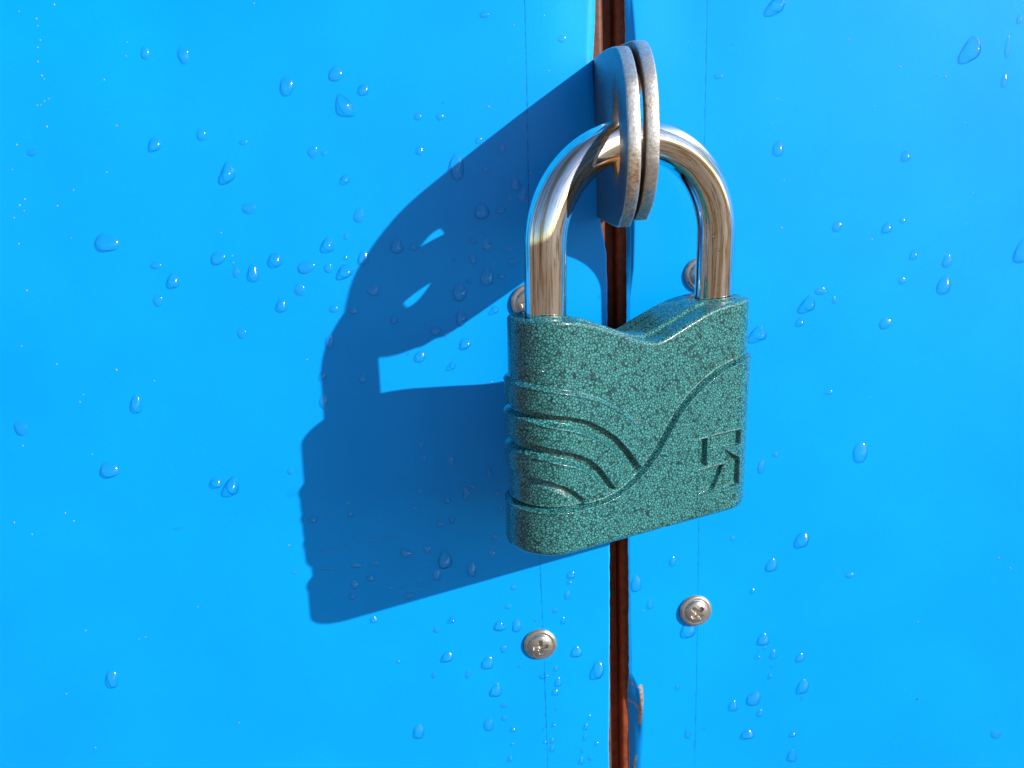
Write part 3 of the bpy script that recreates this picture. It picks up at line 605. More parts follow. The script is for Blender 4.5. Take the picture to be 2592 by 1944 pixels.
LOCK_DROPS = [
(-34.38,-10.55,2.47,2.28,'face',"tiny droplet with a bright glint near the left edge, above the top rib"),
(-21.39,-13.81,1.04,1.24,'face',"tiny droplet on the plain field above the top rib's crest"),
(-18.41,-24.67,0.76,0.76,'face',"tiny droplet above the long dark groove, near its bend"),
(-8.87,-37.26,0.76,0.76,'face',"tiny droplet in the tip between top groove and second rib"),
(-25.79,-33.43,0.67,0.67,'face',"tiny droplet at the bend of the second groove"),
(-20.72,-36.87,0.76,0.76,'face',"tiny droplet on the lowest rib's crest"),
(-9.07,-49.97,0.95,1.04,'face',"tiny droplet on the plain lower field under the S line"),
(16.36,-16.15,0.76,0.76,'face',"tiny droplet just left of the S line's top end"),
(2.16,-21.05,0.76,0.76,'face',"tiny droplet left of the S line's steep middle"),
(26.73,-37.96,0.85,0.85,'face',"tiny droplet in the lower right corner of the engraved bar"),
(15.32,-40.45,0.76,0.76,'face',"tiny droplet in the engraved upright stroke"),
(16.63,-49.74,0.76,0.76,'face',"tiny droplet at the foot of the engraved slanted stroke"),
(-30.45,-14.11,0.67,0.76,'face',"tiny droplet sitting on the top rib's highlight"),
(1,16.36,1.30,1.30,-51.7,"upper small droplet on the right leg of the chrome shackle"),
(1,12.93,1.10,1.10,-36.3,"lower small droplet on the right leg of the chrome shackle"),
(-1,17.93,0.90,0.90,-25.5,"tiny droplet on the left leg of the chrome shackle"),
]

# ------------------------------------------------------------------ setting
g = 60.0
gx = np.array([(-g, -g, -1.0), (g, -g, -1.0), (g, g, -1.0), (-g, g, -1.0)])
tag(link('ground', mesh('ground', gx, [(0, 1, 2, 3)], [M_GROUND], False)), kind='structure')

# ------------------------------------------------------------------ the two door leaves
ZTAB = np.array([-910, -183, -150, -108, -58, -17, -8, 35, 50, 80, 700.])
XL = np.array([31.6, 31.6, 31.9, 32.3, 32.4, 32.3, 30.8, 29.7, 30.5, 30.7, 30.7])
KR, YR = 1.0268, 6.5        # the right leaf sits a little deeper than the left
XR = np.array([37.9, 37.9, 38.1, 37.9, 37.6, 38.2, 38.2, 38.3, 37.9, 37.8, 37.8]) * KR
DZ = np.array([-910, -240, -200, -183, -172, -163, -156, -150, -120, -60, -30, -22, -8, 5, 28, 36, 44, 52, 62, 700.]) * KR
DW = np.array([1.0, 1.0, 4.0, 4.6, 5.2, 5.2, 4.0, 1.2, .8, .8, 1.2, 2.2, 2.6, 2.4, 2.6, 3.0, 2.6, 2.0, 1.2, 1.0])
DD = np.array([.2, .2, 2.6, 3.2, 3.7, 3.5, 2.0, .3, .15, .15, .3, 1.3, 1.7, 1.5, 1.6, 2.2, 1.7, .8, .3, .2])

rng = np.random.default_rng(7)
WAVES = [(rng.uniform(-1, 1), rng.uniform(-1, 1), rng.uniform(0, 6.28), lam) for lam in (70, 95, 130, 170, 230, 320, 420) for _ in range(2)]

def undulate(x, z):
    h = np.zeros(np.shape(x))
    for a, b, p, lam in WAVES:
        n_ = math.hypot(a, b)
        h += 0.0009 * lam * np.sin((a * x + b * z) / n_ * 6.283 / lam + p)
    return h

def edge_jag(z, seed):
    r_ = np.random.default_rng(seed)
    zz = np.arange(-1000, 800, 0.7)
    v = r_.normal(0, 1, len(zz)); v = np.convolve(v, [.25, .5, .25], 'same')
    v2 = np.convolve(r_.normal(0, 1, len(zz)), np.ones(14) / 14, 'same')
    return np.interp(z, zz, v * 0.07 + v2 * 0.22)

def sheet_y(x, z, side, dist):
    """depth of the sheet's face (mm, + is into the door)"""
    y = undulate(x, z) * sstep(0, 40, dist)
    # edge darkening put into the shape: outer and lower parts tilt from the sun
    y = y + 0.00018 * np.clip(-60 - z, 0, 260) ** 2
    if side < 0:
        y = y + 0.00022 * np.clip(-10 - x, 0, 260) ** 2 + 0.0013 * np.clip(z - 12, 0, 120) ** 2 * sstep(-35, -95, x)
    else:
        y = y - 0.00022 * np.clip(x - 80, 0, 260) ** 2
    if side < 0:
        y = y + (0.9 * np.clip(1 - dist / 2.4, 0, 1) ** 2 + 1.3 * np.clip(1 - dist / 18, 0, 1) ** 2) * sstep(4, 38, z)
        y = y - 0.55 * np.exp(-((x - 10) / 22.0) ** 2) * sstep(-5, 60, z) * sstep(0, 12, dist)
        y = y + 0.35 * np.clip(1 - dist / 0.5, 0, 1) ** 2
    else:
        w = np.interp(z, DZ, DW); d = np.interp(z, DZ, DD)
        t = np.clip(1 - dist / w, 0, 1)
        soft = sstep(-170, -182, z)
        y = y + d * ((0.75 * t + 0.25 * t * t) * sstep(0, 0.4, t) * (1 - soft) + t ** 1.8 * soft)
        y = y + YR - 1.9 * np.exp(-(dist / 13.0) ** 2) * sstep(0, 45, z)
    return y

def depth_at(x, z):
    s = -1 if x < 34.5 else 1
    e = np.interp(z, ZTAB, XL) if s < 0 else np.interp(z, ZTAB, XR)
    return float(sheet_y(np.array(x), np.array(z), s, np.array(abs(x - e))))

def make_sheet(side, parent):
    dist = np.unique(np.concatenate([np.arange(0, 2, .12), np.arange(2, 7, .25), np.arange(7, 30, .8), np.arange(30, 190, 2.5), np.arange(190, 560, 12.)]))
    z = np.unique(np.concatenate([np.arange(-910, -205, 9.), np.arange(-205, 66, .5), np.arange(66, 700, 9.)]))
    nu, nv = len(dist), len(z)
    Dm, Z = np.meshgrid(dist, z)
    e = (np.interp(z, ZTAB, XL) if side < 0 else np.interp(z, ZTAB, XR)) + edge_jag(z, 3 if side < 0 else 5)
    fall = np.clip(1 - Dm / 25.0, 0, 1)
    e0 = np.interp(z, ZTAB, XL) if side < 0 else np.interp(z, ZTAB, XR)
    E_ = (e[:, None] - e0[:, None]) * np.clip(1 - Dm / 1.0, 0, 1) + e0[:, None]
    X = E_ + side * Dm
    Y = sheet_y(X, Z, side, Dm)
    V = np.stack([X, Y, Z], 2).reshape(-1, 3)
    F = grid_faces(nu, nv)
    if side < 0: F = F[:, ::-1]
    rim = np.arange(nv) * nu                       # the cut edge at the gap, and the far edges
    rb = V[rim] + np.array([0, 0.8, 0])
    b0 = len(V)
    V = np.concatenate([V, rb]); 
    q = np.stack([rim[:-1], rim[1:], b0 + np.arange(1, nv), b0 + np.arange(nv - 1)], 1)
    if side < 0: q = q[:, ::-1]
    fm = np.concatenate([np.zeros(len(F)), np.ones(len(q))])
    me = mesh('door_sheet', V * MM, np.concatenate([F, q]), [M_PAINT_L if side < 0 else M_PAINT_R, M_CUT], True, fm)
    wear_shade = np.zeros(len(V))
    xx, zz, dd = X.ravel(), Z.ravel(), Dm.ravel()
    w = 0.5 * np.clip(1 - dd / (0.28 if side < 0 else 0.22), 0, 1)
    if side > 0:
        for pts, wd in (([(41.9, -154.5), (42.3, -159), (42.0, -165), (41.6, -168.5)], .75), ([(38.7, -161.5), (40.4, -162), (41.8, -164.5)], .45),
                        ([(39.0, -153.8), (40.8, -155.2), (41.8, -155)], .35), ([(40.6, -181), (40.0, -185), (40.9, -189)], .45), ([(38.2, -176), (38.4, -196)], .5)):
            pts = [(a_ * KR, b_ * KR) for a_, b_ in pts]
            w = np.maximum(w, 0.78 * np.clip(1.35 - polydist(xx, zz, pts) / wd, 0, 1))
    else:
        w = np.maximum(w, (0.55 * np.clip(1 - dd / 0.5, 0, 1)) * (zz > 20))
    wear_shade[:len(w)] = w
    a = me.attributes.new('wear_shade', 'FLOAT', 'POINT'); a.data.foreach_set('value', wear_shade.astype(np.float32))
    return link('door_sheet', me, parent, -parent.location)

def make_frame(x0, x1, y0, parent):
    """hollow steel upright behind the sheet: rounded rectangle section, open at the ends"""
    r = 1.4; y1 = y0 + 30
    sec = []
    for cx_, cy_, a0 in ((x1 - r, y0 + r, -90), (x1 - r, y1 - r, 0), (x0 + r, y1 - r, 90), (x0 + r, y0 + r, 180)):
        for k in range(7):
            a = math.radians(a0 + 15 * k); sec.append((cx_ + r * math.cos(a), cy_ + r * math.sin(a)))
    zs = [-905, 690]
    V = np.array([(x, y, z) for z in zs for x, y in sec])
    n = len(sec)
    me = mesh('door_frame', V * MM, [(i, (i + 1) % n, n + (i + 1) % n, n + i) for i in range(n)], [M_PRIMER if x0 < 10 else M_PRIMER_LIFT], True)
    return link('door_frame', me, parent, -parent.location)

def catmull(P, n):
    P = [np.array(p, float) for p in P]; out = []
    for i in range(len(P) - 1):
        p0 = P[max(i - 1, 0)]; p1 = P[i]; p2 = P[i + 1]; p3 = P[min(i + 2, len(P) - 1)]
        for k in range(n):
            t = k / n
            out.append(.5 * ((2 * p1) + (-p0 + p2) * t + (2 * p0 - 5 * p1 + 4 * p2 - p3) * t * t + (-p0 + 3 * p1 - 3 * p2 + p3) * t ** 3))
    out.append(P[-1]); return np.array(out)

def make_lug(x0, dy, dz, hole, parent, seed, th=3.0):
    rt_ = 8.0 if seed == 11 else 16.0
    prof = [(rt_, 35.4), (0, 35.0), (-18, 34.1), (-33, 32.7), (-40, 31.4), (-45.2, 29.0), (-49.6, 25.6), (-52.8, 21.2), (-54.8, 15),
            (-55.6, 9), (-54.6, 3.6), (-52.2, -0.9), (-48, -4.6), (-42.5, -7.2), (-36, -8.5), (-3, -7.2), (rt_, -6.6)]
    out = catmull(prof, 7) + np.array([dy, dz])
    out[:, 0] = np.minimum(out[:, 0], rt_)
    hy, hz, ry, rz, hro = hole
    r_ = np.random.default_rng(seed)
    n = len(out)
    jit = np.convolve(r_.normal(0, .12, n + 8), np.ones(5) / 5, 'same')[4:-4]
    dirv = out - np.array([hy, hz]); dirv /= np.linalg.norm(dirv, axis=1)[:, None]
    out = out + dirv * jit[:, None]
    # close the root edge
    k = 8
    root = np.stack([np.full(k, rt_), np.linspace(out[-1, 1], out[0, 1], k + 2)[1:-1]], 1)
    out = np.concatenate([out, root]); n = len(out)
    ang = np.arctan2(out[:, 1] - hz, out[:, 0] - hy)
    ia = ang - hro; ir = ry * rz / np.hypot(rz * np.cos(ia), ry * np.sin(ia))
    inn = np.stack([hy + ir * np.cos(ang), hz + ir * np.sin(ang)], 1)
    dirv = out - inn; L = np.linalg.norm(dirv, axis=1)[:, None]; dirv = dirv / L
    c = 0.45
    rings = [(out - dirv * c, 0), (out - dirv * .12, .12), (out, c), (out, th * .5), (out, th - c), (out - dirv * .12, th - .12), (out - dirv * c, th),
             (inn + dirv * (L * .5), th), (inn + dirv * c, th), (inn, th - c), (inn, c), (inn + dirv * c, 0), (inn + dirv * (L * .5), 0)]
    V = np.concatenate([np.stack([np.full(n, x0 + t), p[:, 0], p[:, 1]], 1) for p, t in rings])
    m = len(rings); F = []
    for j in range(m):
        for i in range(n):
            F.append((j * n + i, j * n + (i + 1) % n, ((j + 1) % m) * n + (i + 1) % n, ((j + 1) % m) * n + i))
    me = mesh('lug_plate', V * MM, np.array(F), [M_LUG], True)
    zz = V[:, 2]; yy = V[:, 1]
    fr = np.isin(np.repeat(np.arange(m), n), (2, 3, 4))
    pk = .75 if seed == 11 else .2
    wear_shade = np.where(fr, pk * np.exp(-((zz - 3) / 9.5) ** 2) + .1, 0.05) + 1.1 * np.clip(1.9 - np.hypot((yy - hy) / ry, (zz - hz) / rz) * 1.15, 0, 1)  # edge rust; extra rust colour round the hole also darkens its opening
    rid = np.repeat(np.arange(m), n)
    wear_shade = np.maximum(wear_shade, .75 * (np.isin(rid, (6, 7, 8)) if seed == 11 else np.isin(rid, (0, 11, 12))))  # inner faces coloured rusty as painted shade in the slot between plates
    a = me.attributes.new('wear_shade', 'FLOAT', 'POINT'); a.data.foreach_set('value', wear_shade.astype(np.float32))
    a = me.attributes.new('cut', 'FLOAT', 'POINT'); a.data.foreach_set('value', np.isin(np.repeat(np.arange(m), n), (1, 2, 3, 4, 5)).astype(np.float32))
    return link('lug_plate', me, parent, -parent.location)

def make_screw(x, z, rot, tilt, parent, rad=5.15):
    """washer-head cross-recess screw, polar grid with the recess pressed in"""
    nr, na = 46, 128
    rr = np.concatenate([np.linspace(0, 2.6, 27), np.linspace(2.75, rad, nr - 27)])
    th = np.linspace(0, 2 * np.pi, na, endpoint=False)
    Rr, Th = np.meshgrid(rr, th, indexing='ij')
    X, Z = Rr * np.cos(Th), Rr * np.sin(Th)
    dome = 1.35 * np.sqrt(np.clip(1 - (Rr / 3.75) ** 2, 0, 1)) * 1.0
    flange = 1.15 - 0.35 * np.clip((Rr - 3.4) / 1.75, 0, 1) ** 2 - .35 * sstep(rad - .5, rad, Rr)
    h = np.where(Rr < 3.7, flange - .12 * np.exp(-((Rr - 3.75) / .25) ** 2) + dome, flange - .12 * np.exp(-((Rr - 3.75) / .25) ** 2))
    ca, sa = math.cos(rot), math.sin(rot)
    U, W_ = X * ca + Z * sa, -X * sa + Z * ca
    arm = np.maximum(sstep(.72, .48, abs(U)) * sstep(2.4, 2.1, abs(W_)), sstep(.72, .48, abs(W_)) * sstep(2.4, 2.1, abs(U)))
    cen = sstep(1.15, .6, Rr)
    h = h - np.maximum(arm * (1.25 - .35 * np.clip(Rr / 2, 0, 1)), cen * 1.5)
    V = np.stack([X, -h, Z], 2).reshape(-1, 3)
    F = grid_faces(na, nr, True)[:, ::-1]
    b = len(V)
    lastr = (nr - 1) * na + np.arange(na)
    V = np.concatenate([V, V[lastr] * np.array([1, 0, 1]) + np.array([0, 0.25, 0])])
    q = np.stack([lastr, b + np.arange(na), b + (np.arange(na) + 1) % na, (nr - 1) * na + (np.arange(na) + 1) % na], 1)
    me = mesh('screw', V * MM, np.concatenate([F, q]), [M_SCREW], True)
    o = link('screw', me, parent)
    o.location = Vector((x * MM, (depth_at(x, z) - 0.05) * MM, z * MM)) - parent.location
    o.rotation_euler = tilt
    return o

left = empty('metal_door', (-0.26, 0, -0.91))
tag(left, 'blue sheet metal door leaf on the left, carrying the big padlock shadow', 'door', 'pair of blue metal door leaves', 'thing')
right = empty('metal_door', (0.32, 0, -0.91))
tag(right, 'blue sheet metal door leaf on the right, with dented rusty gap edge near the bottom', 'door', 'pair of blue metal door leaves', 'thing')
sheets = [make_sheet(-1, left), make_sheet(1, right)]
make_frame(2.9, 32.9, 5.5, left); make_frame(36.9, 66.9, 12.0, right)
filler_v = np.array([(x, y, z) for z in (-905, 690) for x, y in ((32.95, 19.0), (36.8, 19.0), (36.8, 22.0), (32.95, 22.0))])  # added filler strip, closes the slit so no bright background shows through
link('gap_filler', mesh('gap_filler', filler_v * MM, [(0, 1, 5, 4), (1, 2, 6, 5), (2, 3, 7, 6), (3, 0, 4, 7), (3, 2, 1, 0), (4, 5, 6, 7)], [M_PRIMER_LIFT], False), left, -left.location)
tag(make_lug(29.7, 0, 0, (-38.5, 12.3, 5.0, 8.8, -.35), left, 11), 'steel lug plate nearest the camera with a rusty lower edge')
tag(make_lug(33.95, 1.5, 1.3, (-38.3, 15.0, 11.6, 10.4, -.3), right, 12), 'steel lug plate behind the other, brighter along its edge')
make_screw(10.0, -30.0, .3, (0, 0, 0.05), left); make_screw(10.2, -137.8, .09, (0.03, 0, 0), left)
make_screw(59.4 * KR, -24.0 * KR, .7, (0, 0, -.03), right); make_screw(59.0 * KR, -128.6 * KR, .72, (-.05, 0, 0.06), right)

# ------------------------------------------------------------------ padlock
PW, PT, PH, PS, PL, PR = 71.6, 20.2, 57.6, 53.35, 40.45, 5.0
lock = empty('padlock')
LOCK_M = Matrix(((0.8756, -0.4819, 0.0212, 0.03555), (0.4821, 0.8757, -0.0204, -0.02807), (-0.0088, 0.0281, 0.9996, -0.02846), (0, 0, 0, 1)))
lock.matrix_world = LOCK_M
tag(lock, 'closed teal hammered enamel padlock with chromed shackle hanging from the steel lugs', 'padlock')

S_CURVE = [(-60, -45.4), (-40, -45.5), (-30.4, -45.9), (-23.4, -46.2), (-17, -45.9), (-12.1, -44.8), (-7.2, -42.3), (-3, -39), (.36, -35.4), (3.3, -31.3), (6.6, -26.9), (10.5, -23.2), (14.9, -20.3), (20.3, -17.6), (25.8, -16.1), (30.1, -15.4), (60, -15)]
B1T = [(-60, -14.6), (-37.1, -14.9), (-30.7, -15.9), (-26.8, -16.8), (-22.7, -18), (-18.6, -19.6), (-14.3, -21.9), (-9.9, -24.7), (-6.3, -27.7), (-3.2, -31.2), (-1, -34.1)]
B1B = [(-60, -20.6), (-37.2, -20.9), (-30.5, -22), (-25.4, -23.2), (-21.3, -24.7), (-17.1, -27.1), (-12.7, -30.3), (-9.1, -34.1), (-5.4, -38.8)]
B2T = [(-60, -22.6), (-37.2, -22.9), (-30.7, -24.4), (-26.7, -25.5), (-22.6, -27.1), (-18.5, -29.3), (-14.1, -32.5), (-11.2, -35.5), (-8.4, -38.9), (-7.4, -40.3)]
B2B = [(-60, -28.4), (-37.3, -28.8), (-30.5, -30.2), (-25.4, -32), (-21.2, -34.1), (-17.8, -37.2), (-15.5, -40.1), (-13.4, -42.9)]
B3T = [(-60, -30.8), (-37.3, -31.2), (-30.8, -32.9), (-26.7, -34.2), (-22.6, -36.2), (-18.9, -39.2), (-16.3, -42.2), (-15.4, -43.4)]
B3B = [(-60, -36.6), (-37.4, -37), (-32.1, -38.2), (-28.1, -39.8), (-25.3, -41.8), (-22.8, -44)]
LOGO = [[(17.6, -34.8), (27.7, -34.6), (27.8, -38.7), (17.0, -38.8)], [(13.6, -35.0), (15.8, -35.0), (15.9, -42.4), (13.6, -42.4)],
        [(13.6, -43.5), (22.0, -43.3), (20.2, -47.0), (18.8, -49.5), (17.4, -50.4), (13.6, -50.9)], [(22.9, -39.5), (27.8, -42.6), (28.0, -50.1), (22.4, -50.6), (22.6, -46.0), (24.9, -42.0)]]

def zcurve(x, pts):
    p = np.array(pts); return np.interp(x, p[:, 0], p[:, 1])

def signed_above(x, z, pts):
    """distance to the curve, + above it"""
    d = polydist(x, z, pts); return np.where(z > zcurve(x, pts), d, -d)

def relief(x, z, back):
    """outward height of the body's skin over its recessed level (mm)"""
    ss = signed_above(x, z, S_CURVE)                 # + above/left of the S line
    h = 1.05 * sstep(0.12, -0.25, ss)                # lower right field stands proud
    h -= 0.95 * np.exp(-((ss - 0.48) / 0.33) ** 2)   # and a crease runs along it
    h += 0.24 * np.exp(-((ss + 0.38) / 0.18) ** 2) + 0.18 * np.exp(-((ss - 1.0) / 0.18) ** 2)
    if back:
        return h
    up = ss > 0
    A = 0.95 * sstep(1.0, -20.0, x)
    d1 = signed_above(x, z, B1T); d3 = signed_above(x, z, B3B)
    band = sstep(0.4, -0.4, d1) * A
    xend = np.array([B1B[-1][0], B2B[-1][0]])
    # everything below the third band falls back to the recessed level
    below3 = sstep(0.25, -0.25, d3) * sstep(-21.5, -23.5, x)
    band = band * (1 - below3)
    g_ = np.zeros_like(h)
    for bot, top in ((B1B, B2T), (B2B, B3T)):
        db = signed_above(x, z, bot); dt = signed_above(x, z, top)
        endx = bot[-1][0]
        ins = sstep(0.12, -0.22, db) * sstep(-0.45, 0.75, dt) * sstep(endx + .5, endx - .3, x)
        g_ = np.maximum(g_, ins * (1.55 + .15 * sstep(-25, -10, x)))
    db = signed_above(x, z, B3B)
    ins = sstep(0.12, -0.22, db) * sstep(-2.4, -0.3, db) * sstep(-22.6, -23.4, x)
    g_ = np.maximum(g_, ins * 0.6)
    band = band + 0.20 * np.exp(-((d1 + 0.5) / 0.2) ** 2) * np.clip(A + .25, 0, 1)
    for top, bot in ((B2T, B2B), (B3T, B3B)):
        dt = signed_above(x, z, top)
        band = band + 0.22 * np.exp(-((dt + 0.55) / 0.2) ** 2) * sstep(bot[-1][0] + 4, bot[-1][0] - 1, x)
    h = h + np.where(up, band * sstep(0.0, 0.9, ss) - g_ * sstep(0.2, 0.5, ss), 0)
    for P in LOGO:
        m = (x > P[0][0] - 16) & (x < 31) & (z < -32) & (z > -53)
        d = polydist(x[m], z[m], P + [P[0]]); d = np.where(inpoly(x[m], z[m], P), d, -d)
        hm = h[m]; h[m] = hm - 1.2 * sstep(-0.10, 0.10, d) + 0.26 * np.exp(-((d + 0.24) / 0.15) ** 2)
    return h

ZTOP = np.array([(-40, .1), (-27.4, 0.0), (-23.7, -.5), (-19.9, -1.5), (-16, -2.95), (-12, -4.4), (-8, -5.95), (-5, -7.0), (-2.4, -7.6), (0, -7.75), (2.0, -7.3), (4.5, -6.3), (8.7, -4.6), (15.3, -2.15), (19, -1.1), (22, -.5), (27.6, 0), (40, .1)])
def ztop(x):
    zt = np.zeros(np.shape(x))
    for o_ in (-1.2, -.6, 0, .6, 1.2): zt = zt + np.interp(x + o_, ZTOP[:, 0], ZTOP[:, 1])
    return zt / 5

def make_lock_body():
    hT = PT / 2; e = PW / 2 - hT
    # perimeter, front left to right, then round the right end, back, left end
    fr = np.arange(-e, e, .115)
    aR = np.concatenate([np.arange(-90, -64, .5), np.arange(-64, 90, 1.3)]); bk = np.arange(e, -e, -.7); aL = np.arange(90, 270, .9)
    cx_ = np.concatenate([fr, np.full(len(aR), e), bk, np.full(len(aL), -e)])
    nx = np.concatenate([0 * fr, np.cos(np.radians(aR)), 0 * bk, np.cos(np.radians(aL))])
    ny = np.concatenate([0 * fr - 1, np.sin(np.radians(aR)), 0 * bk + 1, np.sin(np.radians(aL))])
    # unrolled coordinate along the face for the relief
    ux = np.concatenate([fr, e + np.radians(aR + 90) * hT, np.full(len(bk), 40.0), -e - np.radians(270 - aL) * hT])
    isb = np.concatenate([np.zeros(len(fr) + len(aR), bool), np.ones(len(bk), bool), np.zeros(len(aL), bool)])
    n = len(cx_)
    rows = np.concatenate([np.linspace(0, 1.8, 9)[:-1] / PH, np.linspace(1.8 / PH, 1 - 1.4 / PH, 430), 1 - np.linspace(1.4, 0, 9)[1:] / PH])
    X0 = cx_ + nx * hT
    ZT = ztop(np.clip(X0, -36, 36))
    T_, I = np.meshgrid(rows, np.arange(n), indexing='ij')
    Z = -PH + T_ * (ZT[I] + PH)
    UX = ux[I]
    zb = Z + PH; zt_ = ZT[I] - Z
    inset = np.where(zb < 1.8, 1.8 - np.sqrt(np.clip(1.8 ** 2 - (1.8 - zb) ** 2, 0, None)), 0)
    rt = 1.0
    inset = inset + np.where(zt_ < rt, rt - np.sqrt(np.clip(rt ** 2 - (rt - zt_) ** 2, 0, None)), 0)
    H = relief(UX.ravel().copy(), Z.ravel().copy(), False).reshape(Z.shape)
    H[:, isb] = relief(np.full(Z[:, isb].size, 40.0), Z[:, isb].ravel(), True).reshape(Z[:, isb].shape)
    # back of the left end blends away
    off = hT - inset + H
    X = cx_[I] + nx[I] * off; Y = ny[I] * off
    V = [np.stack([X, Y, Z], 2).reshape(-1, 3)]
    F = [grid_faces(n, len(rows), True)]
    base = (len(rows) - 1) * n
    # top cap
    ins = np.concatenate([np.arange(rt + .2, hT - .1, .22), [hT - .05]])
    prev = base; cnt = len(rows) * n
    i_ = np.arange(n); i1 = (i_ + 1) % n
    for d in ins:
        x = cx_ + nx * (hT - d); y = ny * (hT - d)
        z = ztop(np.clip(x, -36, 36)) + .85 * sstep(4.6, 3.7, abs(y)) * sstep(33, 29, abs(x))
        for s in (-1, 1):
            rr = np.hypot(x - s * PS / 2, y)
            z = np.where(abs(x - s * PS / 2) < 9, z + (.55 * sstep(8.2, 6.6, rr) - .85 * sstep(4.6, 3.7, abs(y)) * sstep(8.2, 6.6, rr)) - 1.6 * sstep(5.9, 5.35, rr), z)
        V.append(np.stack([x, y, z], 1))
        F.append(np.stack([prev + i_, prev + i1, cnt + i1, cnt + i_], 1))
        prev = cnt; cnt += n
    # bottom cap
    prev = 0
    for d in (3.0, 6.0, hT - .05):
        V.append(np.stack([cx_ + nx * (hT - d), ny * (hT - d), np.full(n, -PH)], 1))
        F.append(np.stack([prev + i1, prev + i_, cnt + i_, cnt + i1], 1))
        prev = cnt; cnt += n
    me = mesh('lock_body', np.concatenate(V) * MM, np.concatenate(F), [M_TEAL], True)
    return link('lock_body', me, lock)

def make_shackle():
    R_ = PS / 2; zs = 16.0; nn = 2 / 2.04
    pts = [(-R_, -6.0), (-R_, 0), (-R_, zs * .35), (-R_, zs * .7)]
    pts += [(-R_ * math.copysign(abs(math.cos(t)) ** nn, math.cos(t)), zs + (PL - zs) * abs(math.sin(t)) ** nn) for t in np.linspace(0, math.pi, 65)]
    pts += [(R_, zs * .7), (R_, zs * .35), (R_, 0), (R_, -6.0)]
    pts = np.array(pts); n = len(pts); k = 48
    tan = np.gradient(pts, axis=0); tan /= np.linalg.norm(tan, axis=1)[:, None]
    nor = np.stack([-tan[:, 1], tan[:, 0]], 1)
    a = np.linspace(0, 2 * np.pi, k, endpoint=False)
    V = np.zeros((n, k, 3))
    V[:, :, 0] = pts[:, 0, None] + nor[:, 0, None] * PR * np.cos(a); V[:, :, 2] = pts[:, 1, None] + nor[:, 1, None] * PR * np.cos(a)
    V[:, :, 1] = PR * np.sin(a)
    me = mesh('shackle', V.reshape(-1, 3) * MM, grid_faces(k, n, True), [M_CHROME], True)
    al = np.concatenate([[0], np.cumsum(np.linalg.norm(np.diff(pts, axis=0), axis=1))])
    bar = np.stack([np.tile(np.cos(a) * PR, (n, 1)), np.tile(np.sin(a) * PR, (n, 1)), np.tile(al[:, None], (1, k))], 2)
    at = me.attributes.new('bar', 'FLOAT_VECTOR', 'POINT'); at.data.foreach_set('vector', bar.astype(np.float32).ravel())
    return link('shackle', me, lock)

make_lock_body(); make_shackle()

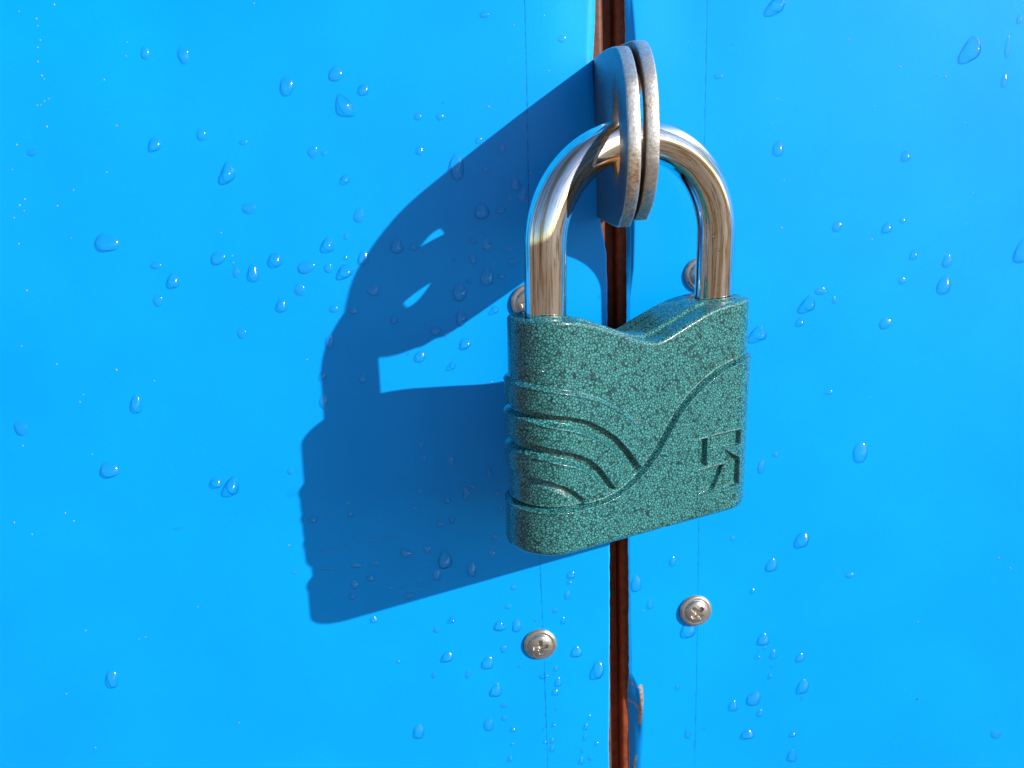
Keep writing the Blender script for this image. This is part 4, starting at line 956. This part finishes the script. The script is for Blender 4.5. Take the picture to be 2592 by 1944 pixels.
# ------------------------------------------------------------------ water
def drop_mesh(w, h, kind, seed, ang=0):
    r_ = np.random.default_rng(seed)
    hf = {'f': .13, 'o': (.25 if min(w, h) > 2.2 else .32), 'b': .50, 'B': .46, 't': .34, 'c': .27, 's': .26, 'l': .26, 'i': .22, 'r': .35}[kind]
    hf *= 1.35 * r_.uniform(.7, 1.25)
    na, nr = 40, 12
    a = np.linspace(0, 2 * np.pi, na, endpoint=False)
    j = 1 + (.10 if kind == 'i' else .06) * np.cos(2 * a + r_.uniform(0, 6)) + (.13 if kind == 'i' else .055) * np.cos(3 * a + r_.uniform(0, 6)) + (.06 if kind == 'i' else .02) * np.cos(5 * a + r_.uniform(0, 6))
    ru = np.linspace(1, 0, nr) ** .8
    Ra, A = np.meshgrid(ru, a, indexing='ij')
    ux, uz = Ra * j * np.cos(A), Ra * j * np.sin(A)
    hh = np.sqrt(np.clip(1 - Ra ** 2, 0, 1)) * .55 + (1 - Ra ** 2) * .45
    if kind == 's':
        # two swollen ends joined by a thin thread
        th = .55 + .45 * np.abs(ux) ** 2 * np.sign(ux + .001) * (-1) + .25 * np.abs(ux) ** 3
        th = np.clip(th, .35, 1.0); uz = uz * th; hh = hh * th
    x = ux * w / 2; z = uz * h / 2
    if kind in 'tlo' or kind in 'bBr':
        tp = {'t': .32, 'l': .22, 'o': .09, 'b': .10, 'B': .18, 'r': .5}[kind]
        x = x * (1 - tp * (uz + .1)); hh = hh * (1 - .45 * np.clip(uz, 0, 1) - .0 * uz) * (1 + .12 * np.clip(-uz, 0, 1))
        z = z - .10 * h * hh * (1 if h > 1.5 else .3)
    if kind == 'c':
        x = x * .72 + (.34 * w) * (-(uz ** 2) * .9 * (uz < .1) + 0) * -1 - .22 * w * np.clip(uz, 0, 1) ** 1.2
        hh = hh * (1 - .35 * np.clip(uz, 0, 1))
    if kind == 'f':
        hh = hh * (1 - .5 * np.clip(uz, 0, 1))
    hgt = min(w, h) * hf * hh
    c_, s_ = math.cos(math.radians(ang)), math.sin(math.radians(ang))
    X = x * c_ - z * s_; Zz = x * s_ + z * c_
    V = np.stack([X, -hgt, Zz], 2).reshape(-1, 3)
    F = [tuple(int(v) for v in q) for q in grid_faces(na, nr - 1, True)]
    V = np.concatenate([V[:(nr - 1) * na], [[0, -hgt[-1, 0], 0]]])
    if kind in 'tlobBrc': V[-1] = V[(nr - 2) * na:(nr - 1) * na].mean(0) * [1, 1.02, 1]
    c0 = (nr - 1) * na; b = (nr - 2) * na
    F += [(b + i, b + (i + 1) % na, c0) for i in range(na)]
    return V, F

RISE = 0.012
for i, (x, z, w, h, kind, ang, lab) in enumerate(DROPS):
    if kind == 'b' or kind == 'B': w, h = w * .92, h * .92
    V, F = drop_mesh(w, h, kind, 100 + i, ang)
    me = mesh('water_droplet', V * MM, F, [M_WATER], True)
    o = link('water_droplet', me)
    o.location = (x * MM, (depth_at(x, z) - RISE) * MM, z * MM)
    tag(o, lab, 'water droplet', 'water droplets on the blue doors')

for i, (x, z, w, h, where, lab) in enumerate(LOCK_DROPS):
    V, F = drop_mesh(w, h, 'b', 900 + i)
    o = link('water_droplet', mesh('water_droplet', V * MM, F, [M_WATER], True))
    if where == 'face':
        y = -PT / 2 - float(relief(np.array([x]), np.array([z]), False)[0]) + .01
        loc = Matrix.Translation((x * MM, y * MM, z * MM))
    else:
        a = math.radians(h * 0 + where); sx = -PS / 2 if x < 0 else PS / 2
        loc = Matrix.Translation(((sx + PR * math.sin(a)) * MM, -PR * math.cos(a) * MM, z * MM)) @ Matrix.Rotation(a, 4, 'Z')
    o.matrix_world = LOCK_M @ loc
    tag(o, lab, 'water droplet', 'water droplets on the padlock')

def grit(name, neg, m, label):
    V, F = [], []
    r_ = random.Random(4)
    for x, z, s in GRIT:
        if (s < 0) != neg: continue
        s = abs(s) * .37
        b = len(V)
        for (ax, ay, az) in ((1, 0, 0), (-1, 0, 0), (0, 1, 0), (0, -1, 0), (0, 0, 1), (0, 0, -1)):
            q = s * r_.uniform(.65, 1.2)
            V.append((x + ax * q, depth_at(x, z) - .1 * s + ay * q * .7, z + az * q * 1.1))
        F += [(b + i, b + j, b + k) for i in (0, 1) for j in (2, 3) for k in (4, 5)]
    me = mesh(name, np.array(V) * MM, F, [m], False)
    tag(link(name, me), label, 'grit', None, 'stuff')
grit('sand_grains', False, M_SAND, 'pale sand grains stuck to the wet blue paint')
grit('dirt_flecks', True, M_FLECK, 'dark dirt flecks stuck to the wet blue paint')
